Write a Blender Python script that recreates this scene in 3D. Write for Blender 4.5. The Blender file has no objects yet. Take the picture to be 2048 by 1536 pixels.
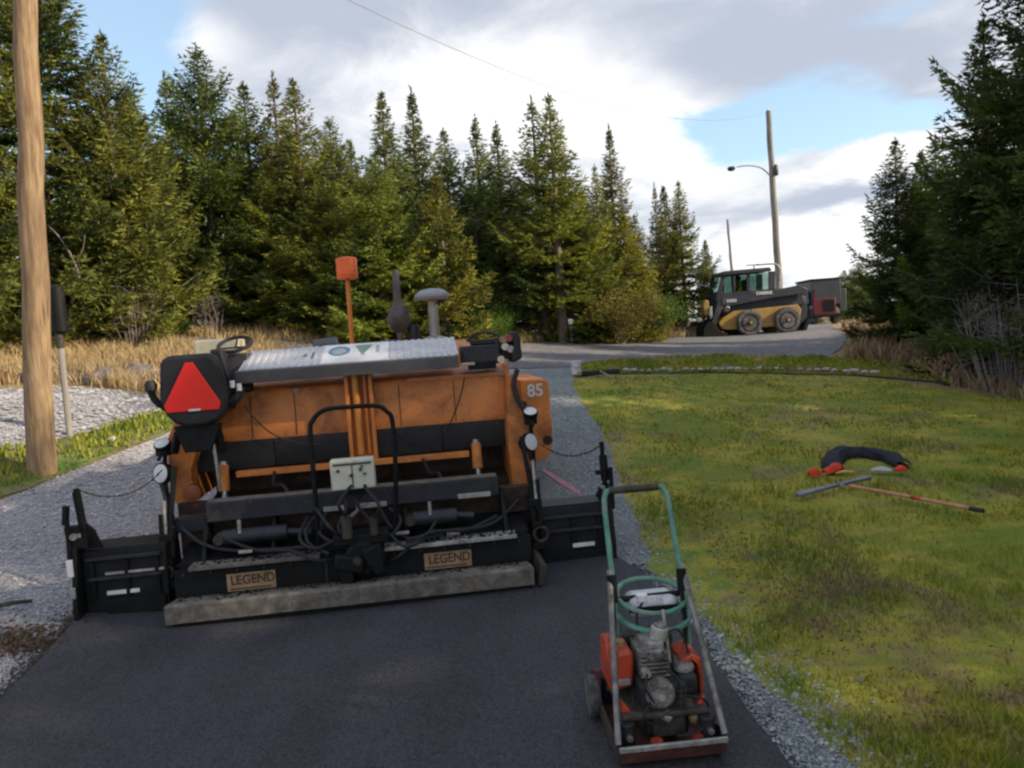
import bpy, math, random
import numpy as np
from mathutils import Vector, Matrix, Euler
from mathutils.geometry import delaunay_2d_cdt
from mathutils import noise as mnoise

random.seed(11)
rng = np.random.default_rng(11)
scene = bpy.context.scene
COL = scene.collection
R = math.radians

# ------------------------------------------------------------------ camera
PITCH, ROLL = math.atan(101 / 1536), 0.07
cam_data = bpy.data.cameras.new("camera")
cam_data.sensor_width = 36.0
cam_data.lens = 27.0
cam_data.clip_end = 3000
cam = bpy.data.objects.new("camera", cam_data)
COL.objects.link(cam)
fwd = Vector((0, math.cos(PITCH), -math.sin(PITCH)))
r0 = Vector((1, 0, 0))
u0 = Vector((0, math.sin(PITCH), math.cos(PITCH)))
xc = math.cos(ROLL) * r0 - math.sin(ROLL) * u0
yc = math.sin(ROLL) * r0 + math.cos(ROLL) * u0
rot = Matrix((xc, yc, -fwd)).transposed()
cam.matrix_world = Matrix.Translation((0, 0, 1.7)) @ rot.to_4x4()
scene.camera = cam

# ------------------------------------------------------------------ sky and sun
SUN_EL, SUN_AZ = R(26), R(104)          # azimuth clockwise from +Y
world = bpy.data.worlds.new("World")
scene.world = world
world.use_nodes = True
wt = world.node_tree
wt.nodes.clear()


class G:
    """tiny expression builder over a node tree"""
    def __init__(self, nt): self.nt = nt
    def n(self, t, **kw):
        x = self.nt.nodes.new(t)
        for k, v in kw.items(): setattr(x, k, v)
        return x
    def link(self, a, b): self.nt.links.new(a, b)
    def put(self, sock, v):
        if isinstance(v, bpy.types.NodeSocket): self.nt.links.new(v, sock)
        elif v is not None: sock.default_value = v
    def m(self, op, a, b=None, c=None, clamp=False):
        x = self.n('ShaderNodeMath', operation=op, use_clamp=clamp)
        self.put(x.inputs[0], a)
        if b is not None: self.put(x.inputs[1], b)
        if c is not None: self.put(x.inputs[2], c)
        return x.outputs[0]
    def mix(self, f, a, b, mode='MIX'):
        x = self.n('ShaderNodeMix', data_type='RGBA', blend_type=mode)
        self.put(x.inputs[0], f); self.put(x.inputs[6], a); self.put(x.inputs[7], b)
        return x.outputs[2]
    def noise(self, vec, scale, detail=4, rough=.55, dist=0):
        x = self.n('ShaderNodeTexNoise')
        if vec is not None: self.link(vec, x.inputs['Vector'])
        x.inputs['Scale'].default_value = scale
        x.inputs['Detail'].default_value = detail
        x.inputs['Roughness'].default_value = rough
        x.inputs['Distortion'].default_value = dist
        return x.outputs[0]
    def ramp(self, f, a, b):
        """smooth step from a to b"""
        x = self.n('ShaderNodeMapRange', interpolation_type='SMOOTHSTEP')
        self.put(x.inputs[0], f)
        x.inputs[1].default_value = a; x.inputs[2].default_value = b
        x.inputs[3].default_value = 0; x.inputs[4].default_value = 1
        return x.outputs[0]


def build_sky():
    g = G(wt)
    out = g.n('ShaderNodeOutputWorld'); bg = g.n('ShaderNodeBackground')
    bg.inputs['Strength'].default_value = 0.1
    g.link(bg.outputs[0], out.inputs[0])
    sky = g.n('ShaderNodeTexSky', sky_type='NISHITA', sun_disc=False)
    sky.sun_elevation = SUN_EL; sky.sun_rotation = SUN_AZ
    sky.altitude = 50; sky.air_density = 1.0; sky.dust_density = .6; sky.ozone_density = 1.5
    tc = g.n('ShaderNodeTexCoord')
    sep = g.n('ShaderNodeSeparateXYZ'); g.link(tc.outputs['Generated'], sep.inputs[0])
    x, y, z = sep.outputs
    az = g.m('ARCTAN2', x, y); el = g.m('ARCSINE', z)
    # cloud layer coordinates: a flat deck overhead, foreshortened to the horizon
    k = g.m('ADD', g.m('MAXIMUM', z, 0.0), 0.22)
    comb = g.n('ShaderNodeCombineXYZ')
    g.put(comb.inputs[0], g.m('DIVIDE', x, k)); g.put(comb.inputs[1], g.m('DIVIDE', y, k)); comb.inputs[2].default_value = 3.7
    v = comb.outputs[0]
    n1 = g.noise(v, 1.3, 6, .55, .3)
    n2 = g.noise(v, 3.4, 7, .6, .4)
    wob = g.m('MULTIPLY', g.m('SUBTRACT', n2, .5), .16)
    wob2 = g.m('MULTIPLY', g.m('SUBTRACT', n1, .5), .16)
    azw = g.m('ADD', az, wob); elw = g.m('ADD', el, wob2)

    def blob(a, e, sa, se):
        da = g.m('DIVIDE', g.m('SUBTRACT', azw, a), sa); de = g.m('DIVIDE', g.m('SUBTRACT', elw, e), se)
        d2 = g.m('ADD', g.m('MULTIPLY', da, da), g.m('MULTIPLY', de, de))
        return g.m('EXPONENT', g.m('MULTIPLY', d2, -1.0))
    # cover: mostly cloudy with clear gaps
    cover = g.m('ADD', g.m('MULTIPLY', n1, 1.1), .30)
    for b, w in ((blob(-.50, .30, .11, .13), 1.15), (blob(-.43, .40, .10, .045), .45), (blob(.40, .210, .13, .040), .95),
                 (blob(.32, .220, .07, .03), .55), (blob(.46, .32, .07, .02), .35), (blob(.57, .13, .1, .07), .3),
                 (blob(-.36, .22, .08, .05), .5), (blob(.31, .12, .05, .03), .25)):
        cover = g.m('SUBTRACT', cover, g.m('MULTIPLY', b, w))
    for b, w in ((blob(.04, .3, .3, .12), .5), (blob(.46, .175, .10, .025), .7), (blob(.4, .14, .12, .03), .5)):
        cover = g.m('ADD', cover, g.m('MULTIPLY', b, w))
    cover = g.ramp(cover, .38, .82)
    # tone: white tops, grey undersides
    tone = g.m('ADD', g.m('MULTIPLY', n2, 1.1), -.06)
    for b, w in ((blob(.10, .27, .17, .055), .55), (blob(-.02, .32, .16, .03), .25), (blob(.47, .178, .06, .02), .55), (blob(.22, .20, .1, .04), .55),
                 (blob(.38, .07, .16, .04), .6), (blob(-.35, .36, .05, .03), .25)):
        tone = g.m('ADD', tone, g.m('MULTIPLY', b, w))
    for b, w in ((blob(-.2, .405, .2, .035), .35), (blob(.24, .32, .2, .05), .38), (blob(.40, .27, .14, .04), .36), (blob(.43, .135, .13, .022), .38)):
        tone = g.m('SUBTRACT', tone, g.m('MULTIPLY', b, w))
    tone = g.m('SUBTRACT', tone, g.m('MULTIPLY', g.ramp(el, .45, .9), .25))
    tone = g.ramp(tone, .2, .95)
    cloud = g.mix(tone, (4.2, 4.6, 5.5, 1), (9.4, 9.3, 9.2, 1))
    skyc = g.mix(.30, g.mix(1.0, sky.outputs[0], (1.6, 1.75, 1.7, 1), 'MULTIPLY'), (7.0, 8.6, 10.0, 1))
    col = g.mix(g.m('MULTIPLY', cover, .96), skyc, cloud)
    g.link(col, bg.inputs['Color'])


build_sky()
sd = bpy.data.lights.new("sun", 'SUN'); sd.energy = 5.0; sd.angle = R(0.6); sd.color = (1.0, .84, .60)
sun = bpy.data.objects.new("sun", sd); COL.objects.link(sun)
sdir = Vector((math.cos(SUN_EL) * math.sin(SUN_AZ), math.cos(SUN_EL) * math.cos(SUN_AZ), math.sin(SUN_EL)))
sun.rotation_euler = sdir.to_track_quat('Z', 'Y').to_euler()
sun.location = (30, 5, 30)

vs = scene.view_settings
scene.display_settings.display_device = 'sRGB'
vs.view_transform = 'Standard'; vs.look = 'None'; vs.exposure = 0.36; vs.gamma = 1.0; vs.use_curve_mapping = False
scene.cycles.use_denoising = True
scene.cycles.max_bounces = 6
scene.cycles.filter_width = 2.4          # soft phone optics

# ------------------------------------------------------------------ helpers


def tag(o, label=None, cat=None, group=None, kind=None):
    if label: o['label'] = label
    if cat: o['category'] = cat
    if group: o['group'] = group
    if kind: o['kind'] = kind
    return o


def empty(name, loc=(0, 0, 0), rz=0, scale=1.0):
    o = bpy.data.objects.new(name, None); COL.objects.link(o)
    o.location = loc; o.rotation_euler = (0, 0, rz); o.scale = (scale,) * 3
    o.empty_display_size = .2
    return o


def link_mesh(name, me, mat=None, parent=None):
    if mat is not None: me.materials.append(mat)
    o = bpy.data.objects.new(name, me); COL.objects.link(o)
    if parent is not None: o.parent = parent
    return o


class MB:
    def __init__(self): self.v = []; self.f = []
    def add(self, vs_, fs_):
        k = len(self.v); self.v += [tuple(p) for p in vs_]; self.f += [tuple(i + k for i in q) for q in fs_]; return self
    def box(self, x0, x1, y0, y1, z0, z1):
        return self.add([(x0, y0, z0), (x1, y0, z0), (x1, y1, z0), (x0, y1, z0), (x0, y0, z1), (x1, y0, z1), (x1, y1, z1), (x0, y1, z1)],
                        [(0, 3, 2, 1), (4, 5, 6, 7), (0, 1, 5, 4), (1, 2, 6, 5), (2, 3, 7, 6), (3, 0, 4, 7)])
    def obox(self, c, s, e=(0, 0, 0)):
        m = Euler(e).to_matrix(); c = Vector(c); hx, hy, hz = s[0] / 2, s[1] / 2, s[2] / 2
        P = [c + m @ Vector((a * hx, b * hy, d * hz)) for d in (-1, 1) for a, b in ((-1, -1), (1, -1), (1, 1), (-1, 1))]
        return self.add(P, [(0, 3, 2, 1), (4, 5, 6, 7), (0, 1, 5, 4), (1, 2, 6, 5), (2, 3, 7, 6), (3, 0, 4, 7)])
    def cyl(self, p0, p1, r, r1=None, n=14):
        r1 = r if r1 is None else r1
        p0, p1 = Vector(p0), Vector(p1); d = (p1 - p0).normalized()
        a = d.orthogonal().normalized(); b = d.cross(a)
        P = [p + (a * math.cos(t) + b * math.sin(t)) * q for p, q in ((p0, r), (p1, r1)) for t in [2 * math.pi * i / n for i in range(n)]]
        F = [(i, (i + 1) % n, n + (i + 1) % n, n + i) for i in range(n)] + [tuple(range(n))[::-1], tuple(range(n, 2 * n))]
        return self.add(P, F)
    def tube(self, pts, r, n=8, curve=0):
        pts = [Vector(p) for p in pts]
        if curve:
            q = []
            P = [pts[0]] + pts + [pts[-1]]
            for i in range(1, len(P) - 2):
                for s in range(curve):
                    t = s / curve; a, b, c, d = P[i - 1], P[i], P[i + 1], P[i + 2]
                    q.append(.5 * ((2 * b) + (c - a) * t + (2 * a - 5 * b + 4 * c - d) * t * t + (3 * b - a - 3 * c + d) * t ** 3))
            q.append(pts[-1]); pts = q
        rs = r if isinstance(r, (list, tuple)) else [r] * len(pts)
        if len(rs) != len(pts): rs = [rs[0] + (rs[-1] - rs[0]) * i / (len(pts) - 1) for i in range(len(pts))]
        P = []; up = None
        for i, p in enumerate(pts):
            d = (pts[min(i + 1, len(pts) - 1)] - pts[max(i - 1, 0)])
            d = d.normalized() if d.length > 1e-9 else Vector((0, 0, 1))
            up = d.orthogonal().normalized() if up is None else (up - d * up.dot(d)).normalized()
            b = d.cross(up)
            P += [p + (up * math.cos(2 * math.pi * k / n) + b * math.sin(2 * math.pi * k / n)) * rs[i] for k in range(n)]
        F = []
        for i in range(len(pts) - 1):
            for k in range(n):
                F.append((i * n + k, i * n + (k + 1) % n, (i + 1) * n + (k + 1) % n, (i + 1) * n + k))
        F += [tuple(range(n))[::-1], tuple(range((len(pts) - 1) * n, len(pts) * n))]
        return self.add(P, F)
    def prism(self, out, a0, a1, axis='y'):
        """outline (u, w) extruded: axis y -> (x,z); axis x -> (y,z); axis z -> (x,y)"""
        n = len(out)
        def q(u, w, a): return (u, a, w) if axis == 'y' else (a, u, w) if axis == 'x' else (u, w, a)
        P = [q(u, w, a0) for u, w in out] + [q(u, w, a1) for u, w in out]
        F = [(i, (i + 1) % n, n + (i + 1) % n, n + i) for i in range(n)] + [tuple(range(n))[::-1], tuple(range(n, 2 * n))]
        return self.add(P, F)
    def lathe(self, c, prof, n=20, axis='z'):
        P = []; c = Vector(c)
        for r, h in prof:
            for k in range(n):
                t = 2 * math.pi * k / n
                a, b = r * math.cos(t), r * math.sin(t)
                P.append(c + (Vector((a, b, h)) if axis == 'z' else Vector((a, h, b)) if axis == 'y' else Vector((h, a, b))))
        F = []
        for i in range(len(prof) - 1):
            for k in range(n):
                F.append((i * n + k, i * n + (k + 1) % n, (i + 1) * n + (k + 1) % n, (i + 1) * n + k))
        F += [tuple(range(n))[::-1], tuple(range((len(prof) - 1) * n, len(prof) * n))]
        return self.add(P, F)
    def torus(self, c, Rr, r, e=(0, 0, 0), n=28, m=8, sx=1.0):
        mt = Euler(e).to_matrix(); c = Vector(c); P = []; F = []
        for i in range(n):
            t = 2 * math.pi * i / n
            for k in range(m):
                s = 2 * math.pi * k / m
                P.append(c + mt @ Vector(((Rr + r * math.cos(s)) * math.cos(t) * sx, (Rr + r * math.cos(s)) * math.sin(t), r * math.sin(s))))
                F.append((i * m + k, ((i + 1) % n) * m + k, ((i + 1) % n) * m + (k + 1) % m, i * m + (k + 1) % m))
        return self.add(P, F)
    def build(self, name, mat, parent=None, bevel=0, smooth=True, label=None):
        me = bpy.data.meshes.new(name); me.from_pydata(self.v, [], self.f); me.validate(); me.update()
        import bmesh
        bm = bmesh.new(); bm.from_mesh(me); bmesh.ops.recalc_face_normals(bm, faces=bm.faces); bm.to_mesh(me); bm.free()
        if smooth:
            me.polygons.foreach_set('use_smooth', [True] * len(me.polygons)); me.set_sharp_from_angle(angle=R(36))
        o = link_mesh(name, me, mat, parent)
        if bevel:
            b = o.modifiers.new('bevel', 'BEVEL'); b.width = bevel; b.segments = 2; b.limit_method = 'ANGLE'; b.angle_limit = R(40)
        if label: o['label'] = label
        return o


def mesh_np(name, verts, faces3, tint=None, mat=None, parent=None, smooth=False):
    me = bpy.data.meshes.new(name)
    nv, nf = len(verts), len(faces3)
    me.vertices.add(nv); me.vertices.foreach_set('co', np.ascontiguousarray(verts, np.float32).ravel())
    me.loops.add(nf * 3); me.loops.foreach_set('vertex_index', np.ascontiguousarray(faces3, np.int32).ravel())
    me.polygons.add(nf); me.polygons.foreach_set('loop_start', np.arange(0, nf * 3, 3, dtype=np.int32))
    me.update(calc_edges=True)
    if smooth: me.polygons.foreach_set('use_smooth', np.ones(nf, bool))
    if tint is not None:
        a = me.attributes.new('tint', 'FLOAT', 'POINT'); a.data.foreach_set('value', np.ascontiguousarray(tint, np.float32))
    if name is None: return me
    return link_mesh(name, me, mat, parent)


MATS = {}


def paint(name, col, rough=.55, metal=0.0, var=.2, scale=6, dirt=None, amt=.35, dscale=3.5, bump=.0, bscale=60, spec=.5, world_space=False):
    m = bpy.data.materials.new(name); m.use_nodes = True
    g = G(m.node_tree); bs = m.node_tree.nodes['Principled BSDF']
    if world_space:
        tcn = g.n('ShaderNodeNewGeometry'); vec = tcn.outputs['Position']
    else:
        tcn = g.n('ShaderNodeTexCoord'); vec = tcn.outputs['Object']
    n = g.noise(vec, scale, 5, .6)
    c = tuple(col) + (1,)
    lo = tuple(x * (1 - var) for x in col) + (1,); hi = tuple(min(1, x * (1 + var)) for x in col) + (1,)
    cc = g.mix(g.ramp(n, .3, .7), lo, hi)
    rr = rough
    if dirt is not None:
        d = g.noise(vec, dscale, 8, .68, .5)
        e = g.noise(vec, dscale * 7, 4, .7)
        f = g.ramp(g.m('ADD', g.m('MULTIPLY', d, .75), g.m('MULTIPLY', e, .25)), .62 - amt * .35, .74 - amt * .1)
        cc = g.mix(g.m('MULTIPLY', f, .85), cc, tuple(dirt) + (1,))
        rr = g.m('ADD', g.m('MULTIPLY', f, .3), rough, clamp=True)
    g.put(bs.inputs['Base Color'], cc); g.put(bs.inputs['Roughness'], rr)
    bs.inputs['Metallic'].default_value = metal
    bs.inputs['Specular IOR Level'].default_value = spec
    if bump:
        b = g.n('ShaderNodeBump'); b.inputs['Strength'].default_value = bump; b.inputs['Distance'].default_value = .01
        g.link(g.noise(vec, bscale, 4, .6), b.inputs['Height']); g.link(b.outputs[0], bs.inputs['Normal'])
    MATS[name] = m
    return m


ORANGE = paint('paver_orange_paint', (.64, .215, .045), .45, 0, .15, 4, (.17, .070, .035), .55, 2.6, .12, 90)
ORANGE_B = paint('marker_orange', (.75, .12, .008), .4, 0, .08, 6)
BLACKP = paint('black_steel', (.008, .009, .010), .6, .1, .3, 9, (.028, .025, .022), .22, 5, .2, 80, .22)
NAVYP = paint('dark_blue_steel', (.020, .023, .033), .5, .2, .25, 7, (.07, .06, .055), .4, 6, .15, 80)
GREYB = paint('asphalt_caked_steel', (.155, .142, .125), .75, .1, .35, 14, (.07, .062, .052), .6, 6, .5, 60)
PALE = paint('worn_bare_steel', (.40, .39, .36), .5, .5, .25, 16, (.12, .10, .09), .4, 12, .3, 90)
BROWN = paint('oily_rusty_steel', (.055, .032, .022), .7, .2, .4, 8, (.015, .013, .012), .6, 5, .4, 50)
RUBBER = paint('black_rubber', (.010, .011, .014), .65, 0, .3, 6, (.05, .05, .05), .3, 4, .15, 60)
REDT = paint('fluorescent_red', (.78, .012, .006), .35, 0, .05, 5)
WHITEP = paint('white_paint', (.72, .72, .74), .5, 0, .08, 6, (.35, .33, .3), .3, 8)
ALU = paint('white_painted_grip_strut', (.50, .51, .56), .45, .2, .1, 9, (.4, .38, .36), .35, 6, .2, 120)
DGREY = paint('dark_grey_panel', (.06, .06, .066), .5, .2, .2, 8, (.12, .11, .1), .25, 6)
CREAM = paint('cream_paint', (.62, .58, .42), .5, 0, .1, 7, (.3, .25, .2), .3, 7)
CREAM2 = paint('beige_control_box', (.56, .57, .48), .5, 0, .08, 9, (.3, .27, .2), .3, 9)
TANP = paint('tan_decal', (.33, .23, .13), .6, 0, .15, 20, (.12, .07, .04), .45, 18)
CHAR = paint('dark_lettering', (.075, .032, .02), .6, 0, .1, 20)
GLASSW = paint('lamp_lens', (.62, .66, .66), .15, 0, .1, 10)
CHROME = paint('chrome', (.7, .7, .68), .25, .9, .1, 10)
STICK_B = paint('blue_decal', (.13, .22, .32), .5, 0, .1, 30)
STICK_G = paint('green_decal', (.14, .26, .20), .5, 0, .1, 30)
TEAL = paint('green_paint', (.075, .24, .185), .45, .1, .2, 14, (.30, .28, .25), .45, 12, .2, 90)
CRED = paint('engine_red_paint', (.52, .065, .022), .4, .0, .2, 14, (.045, .028, .022), .62, 11, .2, 90)
ENG = paint('aluminium_castings', (.34, .33, .31), .45, .6, .35, 30, (.04, .033, .026), .75, 12, .5, 120)
GREASE = paint('greasy_iron', (.05, .045, .035), .6, .3, .4, 24, (.13, .10, .06), .4, 20, .5, 120)
LDARK = paint('loader_dark_grey_paint', (.028, .034, .046), .45, .1, .15, 4, (.09, .085, .08), .35, 3)
LYEL = paint('loader_yellow_paint', (.34, .205, .045), .5, 0, .12, 4, (.22, .17, .11), .5, 3)
TYRE = paint('dusty_tyre_rubber', (.05, .05, .05), .85, 0, .2, 10, (.24, .23, .23), .6, 5, .3, 60)
MIRROR_GLASS = paint('cab_glass', (.10, .14, .13), .06, .0, .1, 3)
TRED = paint('truck_red_paint', (.13, .012, .022), .4, 0, .1, 3)
TGREY = paint('truck_grey_body', (.045, .052, .07), .5, .1, .2, 3)
SKIN = paint('skin', (.45, .25, .17), .6)
VEST = paint('hi_vis_cloth', (.60, .34, .04), .8)
NAVYC = paint('navy_cloth', (.010, .010, .022), .9, 0, .3, 20, None, .3, 4, .6, 30)
REDC = paint('red_cloth', (.60, .05, .02), .85, 0, .2, 20)
YELC = paint('yellow_cloth', (.65, .40, .05), .85, 0, .2, 20)
SILVC = paint('reflective_cloth', (.40, .40, .42), .4, .3, .1, 20)
HANDLE = paint('orange_wooden_handle', (.48, .21, .12), .6, 0, .25, 14, (.35, .30, .2), .4, 9)
RAKE = paint('grey_aluminium_rake', (.20, .22, .26), .5, .5, .2, 12)


def bark(name, a, b):
    m = bpy.data.materials.new(name); m.use_nodes = True
    g = G(m.node_tree); bs = m.node_tree.nodes['Principled BSDF']
    t = g.n('ShaderNodeTexCoord'); mp = g.n('ShaderNodeMapping'); mp.inputs['Scale'].default_value = (9, 9, .9)
    g.link(t.outputs['Object'], mp.inputs[0])
    n = g.noise(mp.outputs[0], 2.2, 8, .65, .4)
    n2 = g.noise(t.outputs['Object'], 1.1, 3, .5)
    c = g.mix(g.ramp(n, .3, .72), a + (1,), b + (1,))
    c = g.mix(g.m('MULTIPLY', g.ramp(n2, .45, .7), .5), c, tuple(x * .6 for x in a) + (1,))
    # dark checks running along the grain and a few knots
    vo = g.n('ShaderNodeTexVoronoi'); g.link(mp.outputs[0], vo.inputs['Vector']); vo.inputs['Scale'].default_value = .8
    c = g.mix(g.m('MULTIPLY', g.ramp(vo.outputs['Distance'], .16, .04), .7), c, tuple(x * .3 for x in a) + (1,))
    g.link(c, bs.inputs['Base Color']); bs.inputs['Roughness'].default_value = .85
    bu = g.n('ShaderNodeBump'); bu.inputs['Strength'].default_value = .5; bu.inputs['Distance'].default_value = .02
    g.link(n, bu.inputs['Height']); g.link(bu.outputs[0], bs.inputs['Normal'])
    return m


BARK = bark('spruce_bark', (.10, .075, .06), (.22, .18, .15))
POLEW = bark('weathered_pole_wood', (.16, .10, .058), (.38, .265, .155))
POLEG = bark('grey_pole_wood', (.20, .19, .18), (.34, .32, .30))
DEADW = bark('dead_wood', (.17, .14, .14), (.30, .26, .27))


def lawn_patches(g, pos, c, patch, amt=.85):
    """brown worn spots, fresh green spots and yellow ones, the same over turf and blades"""
    n = g.noise(pos, .75, 5, .62, .3); n2 = g.noise(pos, 3.6, 4, .65)
    brown = g.ramp(g.m('ADD', g.m('MULTIPLY', n, .6), g.m('MULTIPLY', n2, .4)), .50, .64)
    off = g.n('ShaderNodeVectorMath', operation='ADD'); g.link(pos, off.inputs[0]); off.inputs[1].default_value = (31, 17, 5)
    k = g.noise(off.outputs[0], 1.5, 4, .65, .2); green = g.ramp(k, .54, .68)
    yel = g.ramp(k, .44, .32)
    c = g.mix(g.m('MULTIPLY', green, .75), c, (.10, .20, .028, 1))
    c = g.mix(g.m('MULTIPLY', yel, .6), c, (.42, .36, .045, 1))
    return g.mix(g.m('MULTIPLY', brown, amt), c, patch + (1,))


def foliage(name, dark, light, obj_tint=True, transl=.3, rough=.7, wscale=.0, patch=None):
    m = bpy.data.materials.new(name); m.use_nodes = True
    g = G(m.node_tree); nt = m.node_tree; nt.nodes.clear()
    out = g.n('ShaderNodeOutputMaterial')
    at = g.n('ShaderNodeAttribute', attribute_name='tint')
    c = g.mix(at.outputs['Fac'], dark + (1,), light + (1,))
    if patch:
        ge = g.n('ShaderNodeNewGeometry')
        c = lawn_patches(g, ge.outputs['Position'], c, patch)
    if obj_tint:
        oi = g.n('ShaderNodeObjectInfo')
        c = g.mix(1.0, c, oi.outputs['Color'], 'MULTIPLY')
    d = g.n('ShaderNodeBsdfPrincipled'); g.link(c, d.inputs['Base Color']); d.inputs['Roughness'].default_value = rough
    d.inputs['Specular IOR Level'].default_value = .25
    tr = g.n('ShaderNodeBsdfTranslucent'); g.link(c, tr.inputs['Color'])
    mx = g.n('ShaderNodeMixShader'); mx.inputs[0].default_value = transl
    g.link(d.outputs[0], mx.inputs[1]); g.link(tr.outputs[0], mx.inputs[2]); g.link(mx.outputs[0], out.inputs[0])
    return m


NEEDLE = foliage('spruce_needles', (.022, .050, .018), (.31, .33, .075), True, .30)
BUSHLEAF = foliage('yellowing_leaves', (.10, .11, .03), (.26, .20, .06))
GRASSM = foliage('lawn_blades', (.140, .205, .024), (.42, .39, .052), False, .25, .7, .9, (.23, .17, .10))
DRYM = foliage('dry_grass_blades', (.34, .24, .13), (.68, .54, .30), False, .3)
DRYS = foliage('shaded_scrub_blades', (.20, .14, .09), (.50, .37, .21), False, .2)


def ground_mat(name, cols, scale, rough=.95, bump=.5, bscale=40, speck=None, big=.6):
    """cols = three albedos blended by two noises"""
    m = bpy.data.materials.new(name); m.use_nodes = True
    g = G(m.node_tree); bs = m.node_tree.nodes['Principled BSDF']
    ge = g.n('ShaderNodeNewGeometry'); p = ge.outputs['Position']
    a = g.noise(p, big, 4, .6); b = g.noise(p, scale, 6, .65); f = g.noise(p, bscale, 5, .75)
    c = g.mix(g.ramp(g.m('ADD', g.m('MULTIPLY', a, .6), g.m('MULTIPLY', b, .4)), .42, .58), cols[0] + (1,), cols[1] + (1,))
    c = g.mix(g.ramp(b, .54, .70), c, cols[2] + (1,))
    v = g.n('ShaderNodeTexVoronoi'); g.link(p, v.inputs['Vector']); v.inputs['Scale'].default_value = bscale
    if name in ('lawn_turf', 'weedy_verge'): c = lawn_patches(g, p, c, (.20, .15, .09), .8)
    if speck:
        sp = g.n('ShaderNodeSeparateColor'); g.link(v.outputs['Color'], sp.inputs[0])
        c = g.mix(g.m('MULTIPLY', g.ramp(sp.outputs[0], .3, .95), .65), c, speck + (1,))
        c = g.mix(g.m('MULTIPLY', g.ramp(sp.outputs[1], .6, 1.), .6), c, tuple(x * .35 for x in cols[0]) + (1,))
    g.link(c, bs.inputs['Base Color']); bs.inputs['Roughness'].default_value = rough
    bs.inputs['Specular IOR Level'].default_value = .3
    bu = g.n('ShaderNodeBump'); bu.inputs['Strength'].default_value = bump; bu.inputs['Distance'].default_value = .015
    g.link(g.m('ADD', f, g.m('MULTIPLY', v.outputs['Distance'], .8)), bu.inputs['Height']); g.link(bu.outputs[0], bs.inputs['Normal'])
    return m


SOIL = ground_mat('dry_soil', ((.20, .155, .09), (.28, .21, .12), (.13, .115, .06)), 3.0, .95, .6, 30)
GRAVEL = ground_mat('pale_gravel', ((.31, .30, .32), (.41, .40, .42), (.25, .243, .262)), 3.0, .9, .7, 55, (.46, .45, .47), .9)
CRUSHED = ground_mat('blue_grey_crushed_stone', ((.17, .195, .205), (.24, .27, .275), (.13, .15, .16)), 6.0, .9, .8, 60, (.42, .45, .45), .9)
ROADM = ground_mat('road_gravel', ((.13, .13, .145), (.20, .19, .20), (.09, .10, .12)), 2.0, .95, .6, 30, (.26, .25, .26), .35)
LAWNM = ground_mat('lawn_turf', ((.17, .21, .028), (.36, .32, .048), (.26, .21, .05)), 4.0, .95, .8, 35, None, .8)
VERGEM = ground_mat('weedy_verge', ((.10, .12, .035), (.22, .20, .09), (.22, .18, .13)), 4.0, .95, .8, 30, None, 1.2)


def asphalt_mat():
    m = bpy.data.materials.new('fresh_asphalt'); m.use_nodes = True
    g = G(m.node_tree); bs = m.node_tree.nodes['Principled BSDF']
    ge = g.n('ShaderNodeNewGeometry'); p = ge.outputs['Position']
    mp = g.n('ShaderNodeMapping'); mp.inputs['Scale'].default_value = (1, .18, 1); mp.inputs['Rotation'].default_value = (0, 0, R(7)); g.link(p, mp.inputs[0])
    a = g.noise(mp.outputs[0], 2.4, 4, .6); f = g.noise(p, 160, 4, .8); big = g.noise(p, .9, 4, .6)
    v = g.n('ShaderNodeTexVoronoi'); g.link(p, v.inputs['Vector']); v.inputs['Scale'].default_value = 110
    sp = g.n('ShaderNodeSeparateColor'); g.link(v.outputs['Color'], sp.inputs[0])
    c = g.mix(g.ramp(g.m('ADD', g.m('MULTIPLY', a, .5), g.m('MULTIPLY', big, .5)), .36, .64), (.038, .038, .048, 1), (.064, .063, .079, 1))
    c = g.mix(g.m('MULTIPLY', g.ramp(sp.outputs[0], .55, 1.), .5), c, (.10, .10, .105, 1))
    c = g.mix(g.m('MULTIPLY', g.ramp(sp.outputs[1], .5, 1.), .7), c, (.012, .012, .014, 1))
    g.link(c, bs.inputs['Base Color']); bs.inputs['Roughness'].default_value = .72; bs.inputs['Specular IOR Level'].default_value = .35
    bu = g.n('ShaderNodeBump'); bu.inputs['Strength'].default_value = .8; bu.inputs['Distance'].default_value = .006
    g.link(g.m('ADD', f, v.outputs['Distance']), bu.inputs['Height']); g.link(bu.outputs[0], bs.inputs['Normal'])
    return m


ASPH = asphalt_mat()

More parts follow.
